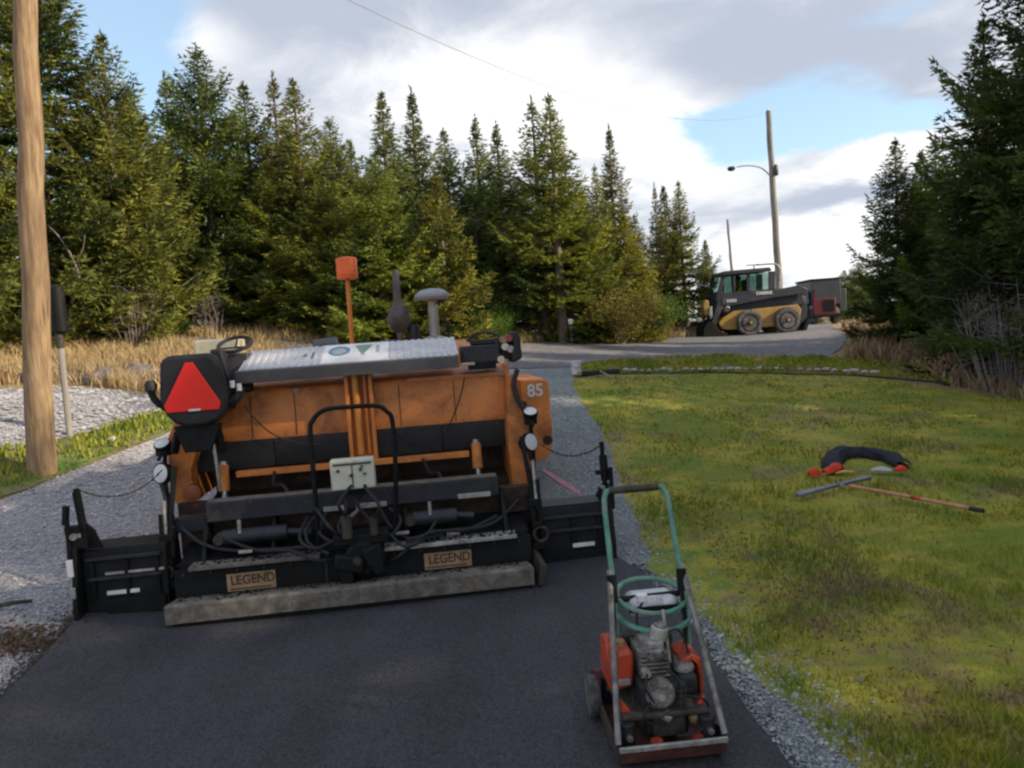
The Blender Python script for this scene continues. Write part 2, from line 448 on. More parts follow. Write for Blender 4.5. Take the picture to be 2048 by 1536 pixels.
# ------------------------------------------------------------------ terrain
CT = np.array([(-2.4,3.3,0),(2.5,3,.02),(-2.8,4.8,.02),(0,4,0),(-1,7,.02),(-1,9,.12),(-2.5,9,.25),(.9,5,0),(0,0,0),(-2.5,0,0),(3,0,0),(6,0,0),(-6,0,.2),
    (-6,4,.35),(0,-8,0),(-8,-8,.2),(8,-8,0),(16,0,0.2),(16,-8,.2),(-16,0,.8),(-16,-8,.6),(3.05,4.6,.08),(6,5,.05),(3,8,.2),(5.5,9,.15),(8.02,12,.17),
    (7.64,12,.22),(6.18,14,.49),(3.5,14.3,.68),(1.29,14.5,.83),(1.07,13,.75),(.65,10,.42),(.51,7,.12),(-3.74,6,.22),(-5.26,8.4,.51),(-5.7,10,.95),
    (-6.43,12,1.27),(-3,12,.9),(-9.25,20,2.57),(-4.3,21,2.0),(.26,19,1.38),(7.5,24,1.1),(9.7,22,1.1),(11,16,.7),(16,12,.6),(16,20,1.0),(12.5,30,1.2),
    (3,24,1.35),(-4,28,2.1),(-12,30,2.6),(-14,14,2.1),(-20,20,2.6),(10,40,1.1),(20,30,1.1),(25,45,1.0),(0,40,1.6),(-20,40,2.4),(30,10,.6),(30,-8,.3),
    (-30,0,1.4),(-35,30,2.4),(-30,-15,1),(0,-20,0),(20,-20,.1),(-15,-25,.5)], float)


def _U(d): return np.where(d > 0, d * d * np.log(np.maximum(d, 1e-9)), 0)


_n = len(CT)
_K = _U(np.hypot(CT[:, None, 0] - CT[None, :, 0], CT[:, None, 1] - CT[None, :, 1])) + np.eye(_n) * .6
_P = np.c_[np.ones(_n), CT[:, :2]]
_W = np.linalg.solve(np.block([[_K, _P], [_P.T, np.zeros((3, 3))]]), np.r_[CT[:, 2], 0, 0, 0])


def H(x, y):
    x = np.atleast_1d(np.asarray(x, float)); y = np.atleast_1d(np.asarray(y, float))
    xc_, yc_ = np.clip(x, -38, 38), np.clip(y, -25, 50)
    o = np.empty(len(x))
    for i in range(0, len(x), 20000):
        a, b = xc_[i:i + 20000], yc_[i:i + 20000]
        o[i:i + 20000] = _U(np.hypot(a[:, None] - CT[None, :, 0], b[:, None] - CT[None, :, 1])) @ _W[:-3] + _W[-3] + _W[-2] * a + _W[-1] * b
    return o


def h1(x, y): return float(H(x, y)[0])


def inside(x, y, poly):
    r = np.zeros(len(x), bool); n = len(poly)
    for i in range(n):
        x0, y0 = poly[i]; x1, y1 = poly[(i + 1) % n]
        if y0 == y1: continue
        c = ((y0 > y) != (y1 > y)) & (x < (x1 - x0) * (y - y0) / (y1 - y0) + x0)
        r ^= c
    return r


def rough_outline(poly, step=.1, amp=.04, freq=3.0, seed=0.0):
    out = []
    for i in range(len(poly)):
        a, b = Vector(poly[i]), Vector(poly[(i + 1) % len(poly)])
        n = max(1, int((b - a).length / step)); d = (b - a).normalized(); nn = Vector((-d.y, d.x))
        for k in range(n):
            p = a + (b - a) * k / n
            w = mnoise.noise(Vector((p.x * freq, p.y * freq, seed))) + .5 * mnoise.noise(Vector((p.x * freq * 3, p.y * freq * 3, seed + 5)))
            out.append(tuple(p + nn * w * amp))
    return out


def sheet(name, poly, off, mat, step=.3, amp=.04, ostep=.1, skirt=0, skirt_w=0, freq=3.0, bumpz=None):
    """one draped sheet `off` metres above the terrain, with a ragged outline"""
    out = rough_outline(poly, ostep, amp, freq, off * 100)
    xs = [p[0] for p in out]; ys = [p[1] for p in out]
    gx, gy = np.meshgrid(np.arange(min(xs), max(xs), step), np.arange(min(ys), max(ys), step))
    gx = gx.ravel() + rng.uniform(-.2, .2, gx.size) * step; gy = gy.ravel() + rng.uniform(-.2, .2, gy.size) * step
    k = inside(gx, gy, out); gx, gy = gx[k], gy[k]
    n0 = len(out)
    pts = [Vector(p) for p in out] + [Vector((a, b)) for a, b in zip(gx, gy)]
    r = delaunay_2d_cdt(pts, [], [list(range(n0))], 1, 1e-5)
    V = np.array([(p.x, p.y) for p in r[0]]); z = H(V[:, 0], V[:, 1]) + off
    if bumpz is not None: z = z + bumpz(V[:, 0], V[:, 1])
    verts = [(a, b, c) for (a, b), c in zip(V, z)]; faces = [tuple(f) for f in r[2]]
    if skirt:
        ori = r[3]; idx = {}
        for i, l in enumerate(ori):
            for q in l:
                if q < n0: idx[q] = i
        cx, cy = np.mean(xs), np.mean(ys); k0 = len(verts)
        for q in range(n0):
            a = Vector(out[q - 1]); b = Vector(out[(q + 1) % n0]); d = (b - a).normalized(); nn = Vector((d.y, -d.x))
            p = Vector(out[q])
            if not inside(np.array([p.x - nn.x * .02]), np.array([p.y - nn.y * .02]), out)[0]: nn = -nn
            p = p + nn * skirt_w
            verts.append((p.x, p.y, h1(p.x, p.y) - .01))
        for q in range(n0):
            q2 = (q + 1) % n0
            if q in idx and q2 in idx: faces.append((idx[q], idx[q2], k0 + q2, k0 + q))
    me = bpy.data.meshes.new(name); me.from_pydata(verts, [], faces); me.update()
    import bmesh
    bm = bmesh.new(); bm.from_mesh(me); bmesh.ops.recalc_face_normals(bm, faces=bm.faces); bm.to_mesh(me); bm.free()
    me.polygons.foreach_set('use_smooth', [True] * len(me.polygons)); me.set_sharp_from_angle(angle=R(30))
    o = link_mesh(name, me, mat)
    o['kind'] = 'structure'
    return o


def terrain():
    xs = np.concatenate([np.array([-900, -400, -200, -100, -60, -45]), np.arange(-38, -12, 1.0), np.arange(-12, 14, .3), np.arange(14, 38.1, 1.0), np.array([45, 60, 100, 200, 400, 900])])
    ys = np.concatenate([np.array([-400, -120, -50, -32]), np.arange(-25, -2, 1.5), np.arange(-2, 26, .3), np.arange(26, 50.1, 1.2), np.array([56, 70, 100, 200, 400, 1200])])
    X, Y = np.meshgrid(xs, ys); nx, ny = len(xs), len(ys)
    Z = H(X.ravel(), Y.ravel())
    V = np.c_[X.ravel(), Y.ravel(), Z]
    i = np.arange(nx * ny).reshape(ny, nx)
    a, b, c, d = i[:-1, :-1].ravel(), i[:-1, 1:].ravel(), i[1:, 1:].ravel(), i[1:, :-1].ravel()
    F = np.r_[np.c_[a, b, c], np.c_[a, c, d]]
    o = mesh_np('ground', V, F, None, SOIL, smooth=True); o['kind'] = 'structure'


terrain()

P_DRIVE = [(-5.3, -3), (-5.2, 3), (-5.1, 6.2), (-5.08, 7.45), (-5.0, 8.32), (-4.8, 9.01), (-4.5, 9.9), (-4.2, 11.2), (-3.0, 13.5), (-1.2, 15.5), (.2, 16.6),
           (1.25, 15.6), (1.15, 14.4), (1.05, 13.4), (1.05, 11.7), (1.07, 9.1), (.95, 7.0), (.90, 5.3), (1.02, 4.2), (1.14, 3.3), (1.2, 2.6), (1.3, 1), (1.4, -3)]
P_LANE = [(.80, -3), (.80, 3), (.78, 4), (.5, 5.2), (-.6, 6.2), (-.9, 9), (-.6, 12), (-.2, 14), (.4, 15.2), (1.2, 15.4), (1.12, 14.4), (1.02, 13.3), (1.06, 11.6), (1.12, 9.1), (1.0, 7.0),
          (.96, 5.3), (1.12, 4.2), (1.3, 3.3), (1.45, 2.6), (1.6, 1), (1.7, -3)]
P_ROAD = [(-7.5, 17.5), (-3.5, 17.6), (-1.2, 18.6), (.3, 19.4), (2.6, 22.0), (6.7, 26.3), (8, 28), (9, 34), (11, 46), (16, 46), (14.5, 36), (12.2, 29.2), (10.2, 24), (8.3, 18.9),
          (6.7, 16.1), (4.8, 17.1), (2.45, 16.5), (1.25, 15.5), (.4, 15.1), (-.6, 14.9), (-1.5, 15.1), (-4.0, 15.6), (-7.5, 16)]
P_VERGE2 = [(1.25, 15.5), (2.45, 16.5), (4.8, 17.1), (6.7, 16.1), (8.0, 14.5), (7.4, 13.0), (6.3, 14.0), (4.0, 14.5), (1.65, 14.45), (1.15, 14.0)]
P_LAWN = [(1.08, 13.37), (1.65, 14.35), (3.98, 14.4), (6.12, 13.95), (6.9, 12.8), (7.6, 11.2), (8.5, 9), (9.3, 6), (9.5, 2), (9.5, -3), (1.7, -3), (1.30, 1), (1.17, 2.6), (1.10, 3.3), (.99, 4.2), (.91, 5.3),
          (.98, 6.95), (1.1, 9.09), (1.04, 11.7)]
P_VERGE = [(-12, 6.5), (-8, 6.8), (-5.2, 7.3), (-5.03, 8.32), (-4.85, 9.01), (-4.5, 9.9), (-4.1, 11.4), (-4.9, 11.2), (-5.1, 10.5), (-5.35, 9.8), (-5.7, 9.3), (-6.1, 8.9), (-8, 8.6), (-12, 8.5)]
P_PAD = [(-12, 8.4), (-8, 8.5), (-6.0, 8.9), (-5.6, 9.32), (-5.3, 9.75), (-5.0, 10.55), (-4.9, 11.1), (-5.4, 11.5), (-6.3, 11.9), (-7.1, 12.0), (-7.7, 11.6), (-9, 11.2), (-12, 11)]
P_ASPH = [(-2.66, -3), (-2.66, 3.0), (-2.68, 3.75), (-2.76, 4.22), (-2.90, 4.85), (-2.90, 5.2), (.62, 5.55), (.80, 5.0), (.86, 4.3), (.88, 3.6), (.92, 2.7), (.98, 1.8), (1.1, 0), (1.1, -3)]
sheet('gravel_driveway', P_DRIVE, .006, GRAVEL, .3, .05, .12)
sheet('crushed_stone_lane', P_LANE, .012, CRUSHED, .3, .03, .10)
sheet('road', P_ROAD, .021, ROADM, .4, .10, .2)
sheet('roadside_verge', P_VERGE2, .029, VERGEM, .3, .06, .12)
sheet('lawn', P_LAWN, .019, LAWNM, .25, .10, .07, skirt=1, skirt_w=.05)
sheet('grass_verge', P_VERGE, .013, VERGEM, .3, .08, .12)


def heap(x, y):
    c = ((x + 7.4) / 1.5) ** 2 + ((y - 10.25) / .75) ** 2
    return .16 * np.exp(-c * 1.2) + .03 * np.sin(x * 3.1 + 1) * np.sin(y * 4.3) * np.exp(-c)


sheet('gravel_pad', P_PAD, .021, GRAVEL, .2, .05, .12, bumpz=heap)
sheet('asphalt', P_ASPH, .040, ASPH, .25, .012, .08, skirt=1, skirt_w=.05)

# ------------------------------------------------------------------ ground cover (uncountable)


def sample(poly, n, ymin=None, power=0.0):
    xs = [p[0] for p in poly]; ys = [p[1] for p in poly]
    X = []; Y = []; c = 0
    y0 = max(min(ys), ymin if ymin is not None else -1e9); y1 = max(ys)
    while c < n:
        m = n * 2
        u = rng.random(m)
        if power: y = 1 / (1 / y0 - u * (1 / y0 - 1 / y1))          # density falls with distance squared
        else: y = y0 + u * (y1 - y0)
        x = rng.uniform(min(xs), max(xs), m)
        k = inside(x, y, poly); X.append(x[k]); Y.append(y[k]); c += k.sum()
    return np.concatenate(X)[:n], np.concatenate(Y)[:n]


def blades(name, poly, n, hgt, wid, mat, off=0, ymin=2.2, power=1, lean=.5, clump=0.0, label=None, cat=None, holes=None):
    x, y = sample(poly, n, ymin, power)
    cl = np.array([mnoise.noise(Vector((a * 1.3, b * 1.3, 2))) + .6 * mnoise.noise(Vector((a * 4.3, b * 4.3, 7))) for a, b in zip(x, y)])
    if clump:
        k = rng.random(n) < np.clip(.62 + cl * clump, .06, 1); x, y, cl = x[k], y[k], cl[k]
    if holes:
        k = np.ones(len(x), bool)
        for q in holes: k &= ~inside(x, y, q)
        x, y, cl = x[k], y[k], cl[k]
    n = len(x)
    z = H(x, y) + off
    a = rng.uniform(0, 2 * math.pi, n); hh = hgt * rng.uniform(.5, 1.25, n) * (1 + .7 * np.clip(cl, -.6, 1)); far = np.clip(y / 5, .8, 3.0)
    w = wid * rng.uniform(.6, 1.3, n) * far
    l = rng.uniform(0, lean, n) * hh; la = rng.uniform(0, 2 * math.pi, n)
    b = np.c_[x, y, z]
    dx = np.c_[np.cos(a) * w, np.sin(a) * w, np.zeros(n)]
    tip = b + np.c_[np.cos(la) * l, np.sin(la) * l, hh]
    mid = b * .5 + tip * .5 + np.c_[-np.cos(la) * l * .15, -np.sin(la) * l * .15, hh * .05]
    V = np.stack([b - dx, b + dx, mid + dx * .7, mid - dx * .7, tip], 1).reshape(-1, 3)
    i = np.arange(n) * 5
    F = np.r_[np.c_[i, i + 1, i + 2], np.c_[i, i + 2, i + 3], np.c_[i + 3, i + 2, i + 4]]
    t = np.clip(.5 - cl * .5 + rng.normal(0, .22, n), 0, 1)
    o = mesh_np(name, V, F, np.repeat(t, 5), mat)
    return tag(o, label, cat, None, 'stuff')


blades('lawn_grass', P_LAWN, 150000, .038, .0045, GRASSM, .015, 2.2, 1, .9, .55, 'short olive green lawn grass with brown patches right of the fresh asphalt', 'grass')
P_NEAR = [(1.3, 2.3), (1.1, 4.2), (1.0, 7), (3, 8.5), (7, 8.5), (8, 5), (6, 2.3)]
blades('lawn_tufts', P_NEAR, 22000, .055, .005, GRASSM, .012, 2.2, 1, 1.1, 2.6, 'longer green tufts sticking out of the near part of the lawn', 'grass')
blades('verge_grass', P_VERGE, 9000, .07, .008, GRASSM, .02, 6.5, 0, .8, 1.2, 'weedy green grass round the foot of the wooden pole', 'grass')
blades('roadside_grass', P_VERGE2, 9000, .06, .008, GRASSM, .04, 13, 0, .8, .8, 'thin strip of green grass between the road and the white edging stones', 'grass')
P_DRY = [(-16, 11.5), (-9, 11.6), (-7.2, 12.3), (-6.0, 12.0), (-5.0, 11.6), (-4.3, 12.2), (-3.2, 13.8), (-1.8, 15.2), (-3.5, 15.8), (-7.5, 16.2), (-7.4, 17.4), (-3.5, 17.9), (-1.2, 18.9), (.4, 19.8), (1.5, 21.6), (-2, 22.5), (-9, 22), (-16, 21)]
blades('dry_grass', P_DRY, 110000, .26, .0045, DRYM, 0, 11, 0, .8, .9, 'tall golden dry grass in front of the spruce wood', 'dry grass')
P_DRY2 = [(2.2, 20.6), (4.5, 22.9), (7, 25.8), (8.2, 28), (6, 29), (2, 25)]
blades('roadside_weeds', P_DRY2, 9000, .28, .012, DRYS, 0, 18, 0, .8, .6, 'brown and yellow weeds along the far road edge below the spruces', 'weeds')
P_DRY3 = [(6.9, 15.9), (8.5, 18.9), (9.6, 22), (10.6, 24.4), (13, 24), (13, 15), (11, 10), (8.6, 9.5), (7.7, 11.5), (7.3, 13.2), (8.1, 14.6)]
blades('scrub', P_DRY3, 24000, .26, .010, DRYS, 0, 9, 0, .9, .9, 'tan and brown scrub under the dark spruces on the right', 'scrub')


def pebbles(name, poly, n, size, mat, off, ymin, label, cat, power=1, zf=None):
    x, y = sample(poly, n, ymin, power)
    z = H(x, y) + off
    if zf is not None: z = z + zf(x, y)
    s = size * np.clip(rng.lognormal(0, .45, n), .4, 2.6) * np.clip(y / 7, .75, 2)
    a = rng.uniform(0, 6.28, n); ca, sa = np.cos(a), np.sin(a)
    base = np.array([(1, 0, 0), (.1, .8, .05), (-.9, .1, 0), (0, -.75, .05), (.05, .05, .62), (0, 0, -.4)])
    V = np.empty((n, 6, 3))
    for k in range(6):
        bx, by, bz = base[k]; j = rng.uniform(.75, 1.25, n)
        V[:, k, 0] = x + (bx * ca - by * sa) * s * j; V[:, k, 1] = y + (bx * sa + by * ca) * s * j; V[:, k, 2] = z + bz * s * j + s * .15
    F0 = np.array([(0, 1, 4), (1, 2, 4), (2, 3, 4), (3, 0, 4), (1, 0, 5), (2, 1, 5), (3, 2, 5), (0, 3, 5)])[:4]
    F = (np.arange(n)[:, None, None] * 6 + F0[None]).reshape(-1, 3)
    t = np.clip(rng.normal(.5, .28, n), 0, 1)
    o = mesh_np(name, V.reshape(-1, 3), F, np.repeat(t, 6), mat)
    return tag(o, label, cat, None, 'stuff')


def stone_mat(name, a, b):
    m = bpy.data.materials.new(name); m.use_nodes = True
    g = G(m.node_tree); bs = m.node_tree.nodes['Principled BSDF']
    at = g.n('ShaderNodeAttribute', attribute_name='tint')
    g.link(g.mix(at.outputs['Fac'], a + (1,), b + (1,)), bs.inputs['Base Color']); bs.inputs['Roughness'].default_value = .85
    return m


STONE_P = stone_mat('pale_pebbles', (.21, .205, .225), (.54, .53, .555))
STONE_B = stone_mat('blue_grey_chips', (.12, .14, .15), (.42, .45, .46))
P_LEFT = [(-5.3, 3.5), (-5.1, 6.2), (-5.05, 8.3), (-4.8, 9.0), (-4.5, 9.9), (-4.0, 11.4), (-2.6, 11.4), (-2.4, 8), (-2.5, 6), (-2.98, 5.2), (-2.85, 4.3), (-2.75, 3.4)]
pebbles('driveway_gravel', P_LEFT, 34000, .010, STONE_P, .008, 3.4, 'pale grey loose gravel left of the paving machine', 'gravel')
P_STRIP = [(.97, 2.3), (.92, 3.2), (.90, 4), (.86, 5.2), (.62, 6), (.2, 7), (0, 10), (.2, 13), (1.0, 13), (1.08, 9), (1.0, 7), (.99, 5.3), (1.15, 4.2), (1.3, 3.3), (1.5, 2.3)]
pebbles('strip_gravel', P_STRIP, 20000, .0065, STONE_B, .014, 2.3, 'blue grey stone chips between the asphalt edge and the lawn', 'gravel')
n_ = 4500
sy = 1 / (1 / 2.3 - rng.random(n_) * (1 / 2.3 - 1 / 9)); sx_ = np.interp(sy, [2.3, 3.3, 4.2, 5.3, 7, 9], [1.22, 1.12, 1.0, .92, .98, 1.1]) + rng.normal(.03, .13, n_)
sz_ = .0055 * rng.lognormal(0, .5, n_); zz_ = H(sx_, sy) + .019
bb_ = np.array([(1, 0, 0), (.1, .8, .05), (-.9, .1, 0), (0, -.75, .05), (.05, .05, .62)])
V_ = np.stack([np.c_[sx_ + b[0] * sz_, sy + b[1] * sz_, zz_ + b[2] * sz_] for b in bb_], 1).reshape(-1, 3)
F_ = (np.arange(n_)[:, None, None] * 5 + np.array([(0, 1, 4), (1, 2, 4), (2, 3, 4), (3, 0, 4)])[None]).reshape(-1, 3)
tag(mesh_np('spilled_chips', V_, F_, np.repeat(np.clip(rng.normal(.5, .28, n_), 0, 1), 5), STONE_B), 'stone chips spilled over the ragged near edge of the lawn', 'gravel', None, 'stuff')
pebbles('pad_gravel', P_PAD, 9000, .016, STONE_P, .023, 8.4, 'low heap of pale gravel behind the wooden pole', 'gravel', 0, heap)

# ------------------------------------------------------------------ trees


def spruce(seed, Ht, Rb, base=.05, step=.30, dens=1.0, gap=.0, spiky=.85):
    """returns crown mesh and trunk mesh of one spruce, foot at the origin"""
    r = np.random.default_rng(seed)
    P = []; D = []; S = []; T = []
    limbs = MB()
    h = base * Ht
    az = r.uniform(0, 6.28)
    lump = r.uniform(0, 6.28, 3)
    while h < Ht * .99:
        t = h / Ht
        nb = int(r.integers(6, 9)) if t < .85 else 5
        lift = -.22 + 1.0 * t + r.normal(0, .06)
        lvl = r.uniform(.82, 1.12)
        for b in range(nb + 2):
            az += 2.399 + r.normal(0, .25)
            if r.random() < gap: continue
            minor = b >= nb
            L = Rb * (1 - t) ** spiky * r.uniform(.66, 1.16) * lvl * (1.0 if t > .12 else .8 + t * 1.6) * (.6 if minor else 1)
            L *= 1 + .14 * math.sin(az * 2 + lump[0]) * math.sin(h * 1.7 + lump[1])
            L = max(L, .05 + .14 * (1 - t) ** 1.2)
            hh = h + (r.uniform(-.5, .5) * step if minor else r.normal(0, .03))
            ca, sa = math.cos(az), math.sin(az)
            fwd_ = np.array([ca, sa, 0.]); side = np.array([-sa, ca, 0.])
            el = lift + r.normal(0, .10)
            hue = np.clip(r.normal(.44, .30), 0, 1)
            n = max(3, int(L / (.070 / dens)))
            s = np.linspace(.16, 1, n)
            curl = r.uniform(.10, .26)
            axz = hh + L * (s * math.sin(el) - .20 * s * (1 - s) * 2 + curl * s ** 3)
            ax = fwd_[None] * (L * s * math.cos(el))[:, None] + np.array([0, 0, 1.])[None] * axz[:, None]
            if L > .4:
                q = ax[[0, n // 2, n - 1]]
                limbs.tube([(0, 0, hh)] + [tuple(p) for p in q], [.012 + .012 * L, .003], 3)
            for i in range(n):
                tl = (.46 * (1 - s[i]) ** .6 * min(L, 1.5) + .10 * (1 - .75 * t ** 3)) * r.uniform(.55, 1.2)
                for sg in (-1, 1):
                    d = fwd_ * .70 + side * sg * .72; d = d / np.linalg.norm(d)
                    d[2] += r.normal(-.06, .13) + .25 * s[i] ** 3
                    m = max(3, int(tl / .040))
                    u = (np.arange(m) + r.uniform(.1, .9, m)) / m
                    pts = ax[i][None] + d[None] * (u * tl)[:, None]
                    pts[:, 2] -= .12 * u * tl
                    dd = d[None] * 1.0 + r.normal(0, .42, (m, 3)); dd[:, 2] += .22
                    P.append(pts); D.append(dd); S.append(np.full(m, 1.0 - .4 * t ** 4)); T.append(np.clip(hue + r.normal(0, .12, m), 0, 1))
        h += step * (1.08 - .62 * t) * r.uniform(.8, 1.2)
    # leader
    m = 30; zz = Ht * r.uniform(.95, 1.01, m); P.append(np.c_[np.zeros(m), np.zeros(m), zz]); D.append(r.normal(0, .5, (m, 3)) + [0, 0, 1.0]); S.append(np.full(m, .8)); T.append(np.full(m, .5))
    P = np.concatenate(P); D = np.concatenate(D); S = np.concatenate(S); T = np.concatenate(T)
    D /= np.linalg.norm(D, axis=1)[:, None] + 1e-9
    n = len(P)
    ref = r.normal(0, 1, (n, 3)); W = np.cross(D, ref); W /= np.linalg.norm(W, axis=1)[:, None] + 1e-9
    ln = .125 * S * r.uniform(.7, 1.3, n); wd = .0235 * S * r.uniform(.7, 1.3, n)
    V = np.stack([P - W * wd[:, None], P + W * wd[:, None], P + D * ln[:, None]], 1).reshape(-1, 3)
    F = np.arange(n * 3).reshape(-1, 3)
    o = mesh_np('crown', V, F, np.repeat(T, 3), NEEDLE); me = o.data; bpy.data.objects.remove(o)
    limbs.tube([(0, 0, -.3), (.02, 0, Ht * .3), (0, .02, Ht * .7), (0, 0, Ht * .99)], [.026 * Ht ** .9, .010], 9)
    o2 = limbs.build('trunk', BARK); tm = o2.data; bpy.data.objects.remove(o2)
    print('spruce', seed, n)
    return me, tm, n


KINDS_ = {}
for key, a in {'full': (1, 6.5, 2.15, .03, .34, 1.0, .0, .74), 'full2': (2, 6.2, 2.0, .05, .33, 1.0, .04, .80), 'tall': (3, 6.8, 1.7, .05, .33, 1.0, .05, .86),
               'tall2': (4, 6.6, 1.45, .10, .32, 1.0, .06, .98), 'ragged': (5, 6.4, 1.6, .08, .36, .9, .20, .95), 'small': (6, 4.0, 1.35, .03, .28, 1.0, .0, .85),
               'pruned': (9, 6.4, 1.75, .20, .33, 1.0, .08, .80), 'pruned2': (10, 6.3, 1.6, .24, .32, 1.0, .10, .9), 'small2': (7, 4.2, 1.2, .04, .28, 1.0, .05, .85), 'broad': (8, 8.5, 2.9, .03, .42, .95, .02, .70)}.items():
    KINDS_[key] = spruce(*a) + (a[1],)


def tree(kind, x, y, hgt, label, wide=1.0, col=(1, 1, 1), rz=None, lean=(0, 0), group='spruces of the wood beyond the driveway', name='spruce_tree'):
    cm, tm, _, h0 = KINDS_[kind]
    t = empty(name, (x, y, h1(x, y)), random.uniform(0, 6.28) if rz is None else rz)
    s = hgt / h0; t.scale = (s * wide, s * wide, s); t.rotation_euler.x, t.rotation_euler.y = lean
    tag(t, label, 'tree', group)
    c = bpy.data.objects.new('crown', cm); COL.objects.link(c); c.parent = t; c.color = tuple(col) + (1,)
    k = bpy.data.objects.new('trunk', tm); COL.objects.link(k); k.parent = t
    return t


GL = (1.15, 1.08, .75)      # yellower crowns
TREES = [
    ('broad', -9.3, 16.0, 8.9, 'tallest spruce at the picture edge, its boughs reaching out behind the wooden pole', 1.0, (.95, .95, .85)),
    ('full2', -8.0, 16.4, 6.4, 'spruce with a narrow pointed top just right of the wooden pole', 1.0, (1.0, .95, .8)),
    ('full', -8.35, 18.0, 5.6, 'olive spruce with a rounded shoulder beside the gap of blue sky', 1.05, GL),
    ('small', -9.0, 16.6, 4.6, 'low bushy yellow green spruce behind the foot of the wooden pole', 1.35, (1.35, 1.35, .75)),
    ('ragged', -9.1, 22.0, 7.0, 'thin ragged spruce top at the right side of the blue sky gap', 1.1, (.6, .7, .66)),
    ('full', -7.25, 19.6, 7.0, 'big dense spruce with the highest top over the warning triangle', 1.1, (.62, .74, .62)),  # tint lowered to paint in the shade beside the hollow
    ('full2', -6.6, 21.0, 6.5, 'dark spruce crowded against the big dense one above the triangle', 1.0, (.62, .72, .62)),
    ('ragged', -5.75, 20.8, 6.8, 'spruce with a brownish spindly top, one of a close pair', 1.1, (1.05, .9, .8)),
    ('tall', -4.9, 19.5, 6.3, 'pale topped spruce on the right of the close pair', 1.3, (1.05, 1.0, .85)),
    ('full', -4.3, 20.5, 5.65, 'spruce with a broad blunt top left above the orange marker', 1.0, (1.0, 1.0, .9)),
    ('small2', -4.15, 22.4, 5.4, 'small bluish spruce tip behind the blunt topped one', .7, (.8, .95, 1.1)),
    ('tall', -2.95, 21.0, 6.45, 'slim spruce with a pointed top straight above the orange marker', 1.15, (.85, .92, .95)),
    ('tall2', -2.3, 22.5, 7.0, 'very narrow tall spruce above the exhaust stack', 1.2, (.85, .9, .85)),
    ('full2', -1.5, 23.0, 6.0, 'dark even cone of a spruce above the round air intake', .95, (.75, .85, .8)),
    ('small', -1.45, 18.6, 4.0, 'reddish green young spruce in front, right of the air intake', 1.05, (1.05, .92, .66)),
    ('full', -2.95, 18.4, 4.4, 'bright green bushy spruce in front, right behind the orange marker', 1.25, (1.1, 1.2, .8)),
    ('pruned2', -.55, 23.0, 6.4, 'left one of two dark spruces in the middle of the wood', 1.1, (.85, .95, .95)),
    ('pruned2', .05, 22.0, 6.0, 'right one of two dark spruces in the middle of the wood', 1.15, (.8, .9, .9)),
    ('ragged', 1.05, 21.2, 6.6, 'sparse spruce with bare drooping twigs on its left side', 1.15, (.85, .9, .9)),
    ('pruned', 1.45, 20.2, 6.35, 'tall sunlit yellow green spruce right of the sparse one', 1.12, (1.15, 1.15, .7)),
    ('tall2', 3.5, 24.0, 6.5, 'spire thin spruce standing alone against the white cloud', 1.0, (.95, .85, .8)),
    ('ragged', 5.2, 26.0, 5.1, 'thin purplish spruce beside the last full one', .7, (.95, .8, .9)),
    ('small2', 5.75, 27.2, 5.1, 'slim spruce tucked behind the last full one', .8, (.9, .9, .85)),
    ('pruned', 6.05, 26.2, 5.15, 'last full spruce of the wood, left of the skid steer loader', .95, (1.15, 1.08, .75)),
    ('small', 2.2, 20.6, 3.9, 'short yellowish spruce below the tall sunlit one', 1.1, (1.3, 1.2, .7)),
    ('pruned', 2.75, 22.0, 4.9, 'golden green spruce between the sunlit one and the spire', .85, (1.3, 1.15, .65)),
    ('small', 3.4, 21.6, 3.5, 'squat golden spruce at the roadside under the spire', 1.1, (1.4, 1.15, .65)),
    ('small2', 6.7, 25.6, 3.1, 'lowest young spruce at the end of the wood by the loader', .8, (1.1, 1.05, .8)),
    ('full', -4.3, 18.9, 3.9, 'low bushy spruce left of the orange marker', 1.5, (1.15, 1.15, .8)),
    ('full2', -5.7, 19.2, 4.2, 'mid height green spruce above the white slotted console', 1.35, (1.1, 1.1, .75)),
    ('full', -8.6, 20.2, 4.6, 'shade-darkened bushy spruce in the shaded hollow left of the big dense one', 1.1, (.40, .50, .42)),  # the hollow's deep shade is put into this crown tint
    ('small2', -7.7, 18.6, 3.4, 'shade-darkened low spruce at the edge of the shaded hollow', 1.2, (.42, .62, .38)),  # crown tint lowered to paint the hollow's shade
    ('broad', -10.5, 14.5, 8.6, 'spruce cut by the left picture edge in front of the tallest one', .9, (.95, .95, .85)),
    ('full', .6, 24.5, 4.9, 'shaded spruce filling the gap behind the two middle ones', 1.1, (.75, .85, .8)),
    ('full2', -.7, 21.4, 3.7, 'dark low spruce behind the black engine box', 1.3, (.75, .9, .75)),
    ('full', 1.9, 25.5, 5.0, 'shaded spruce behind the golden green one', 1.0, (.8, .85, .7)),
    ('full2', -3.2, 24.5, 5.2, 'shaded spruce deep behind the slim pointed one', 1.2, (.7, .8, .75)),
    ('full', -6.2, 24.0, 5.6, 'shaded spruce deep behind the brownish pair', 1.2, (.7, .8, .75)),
    ('full2', 4.4, 25.6, 4.0, 'shaded spruce between the spire and the purplish one', .9, (.9, .85, .65)),
]
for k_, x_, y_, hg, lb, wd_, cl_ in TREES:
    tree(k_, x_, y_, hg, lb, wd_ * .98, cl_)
RT = 'shade-darkened spruces along the right of the lawn'
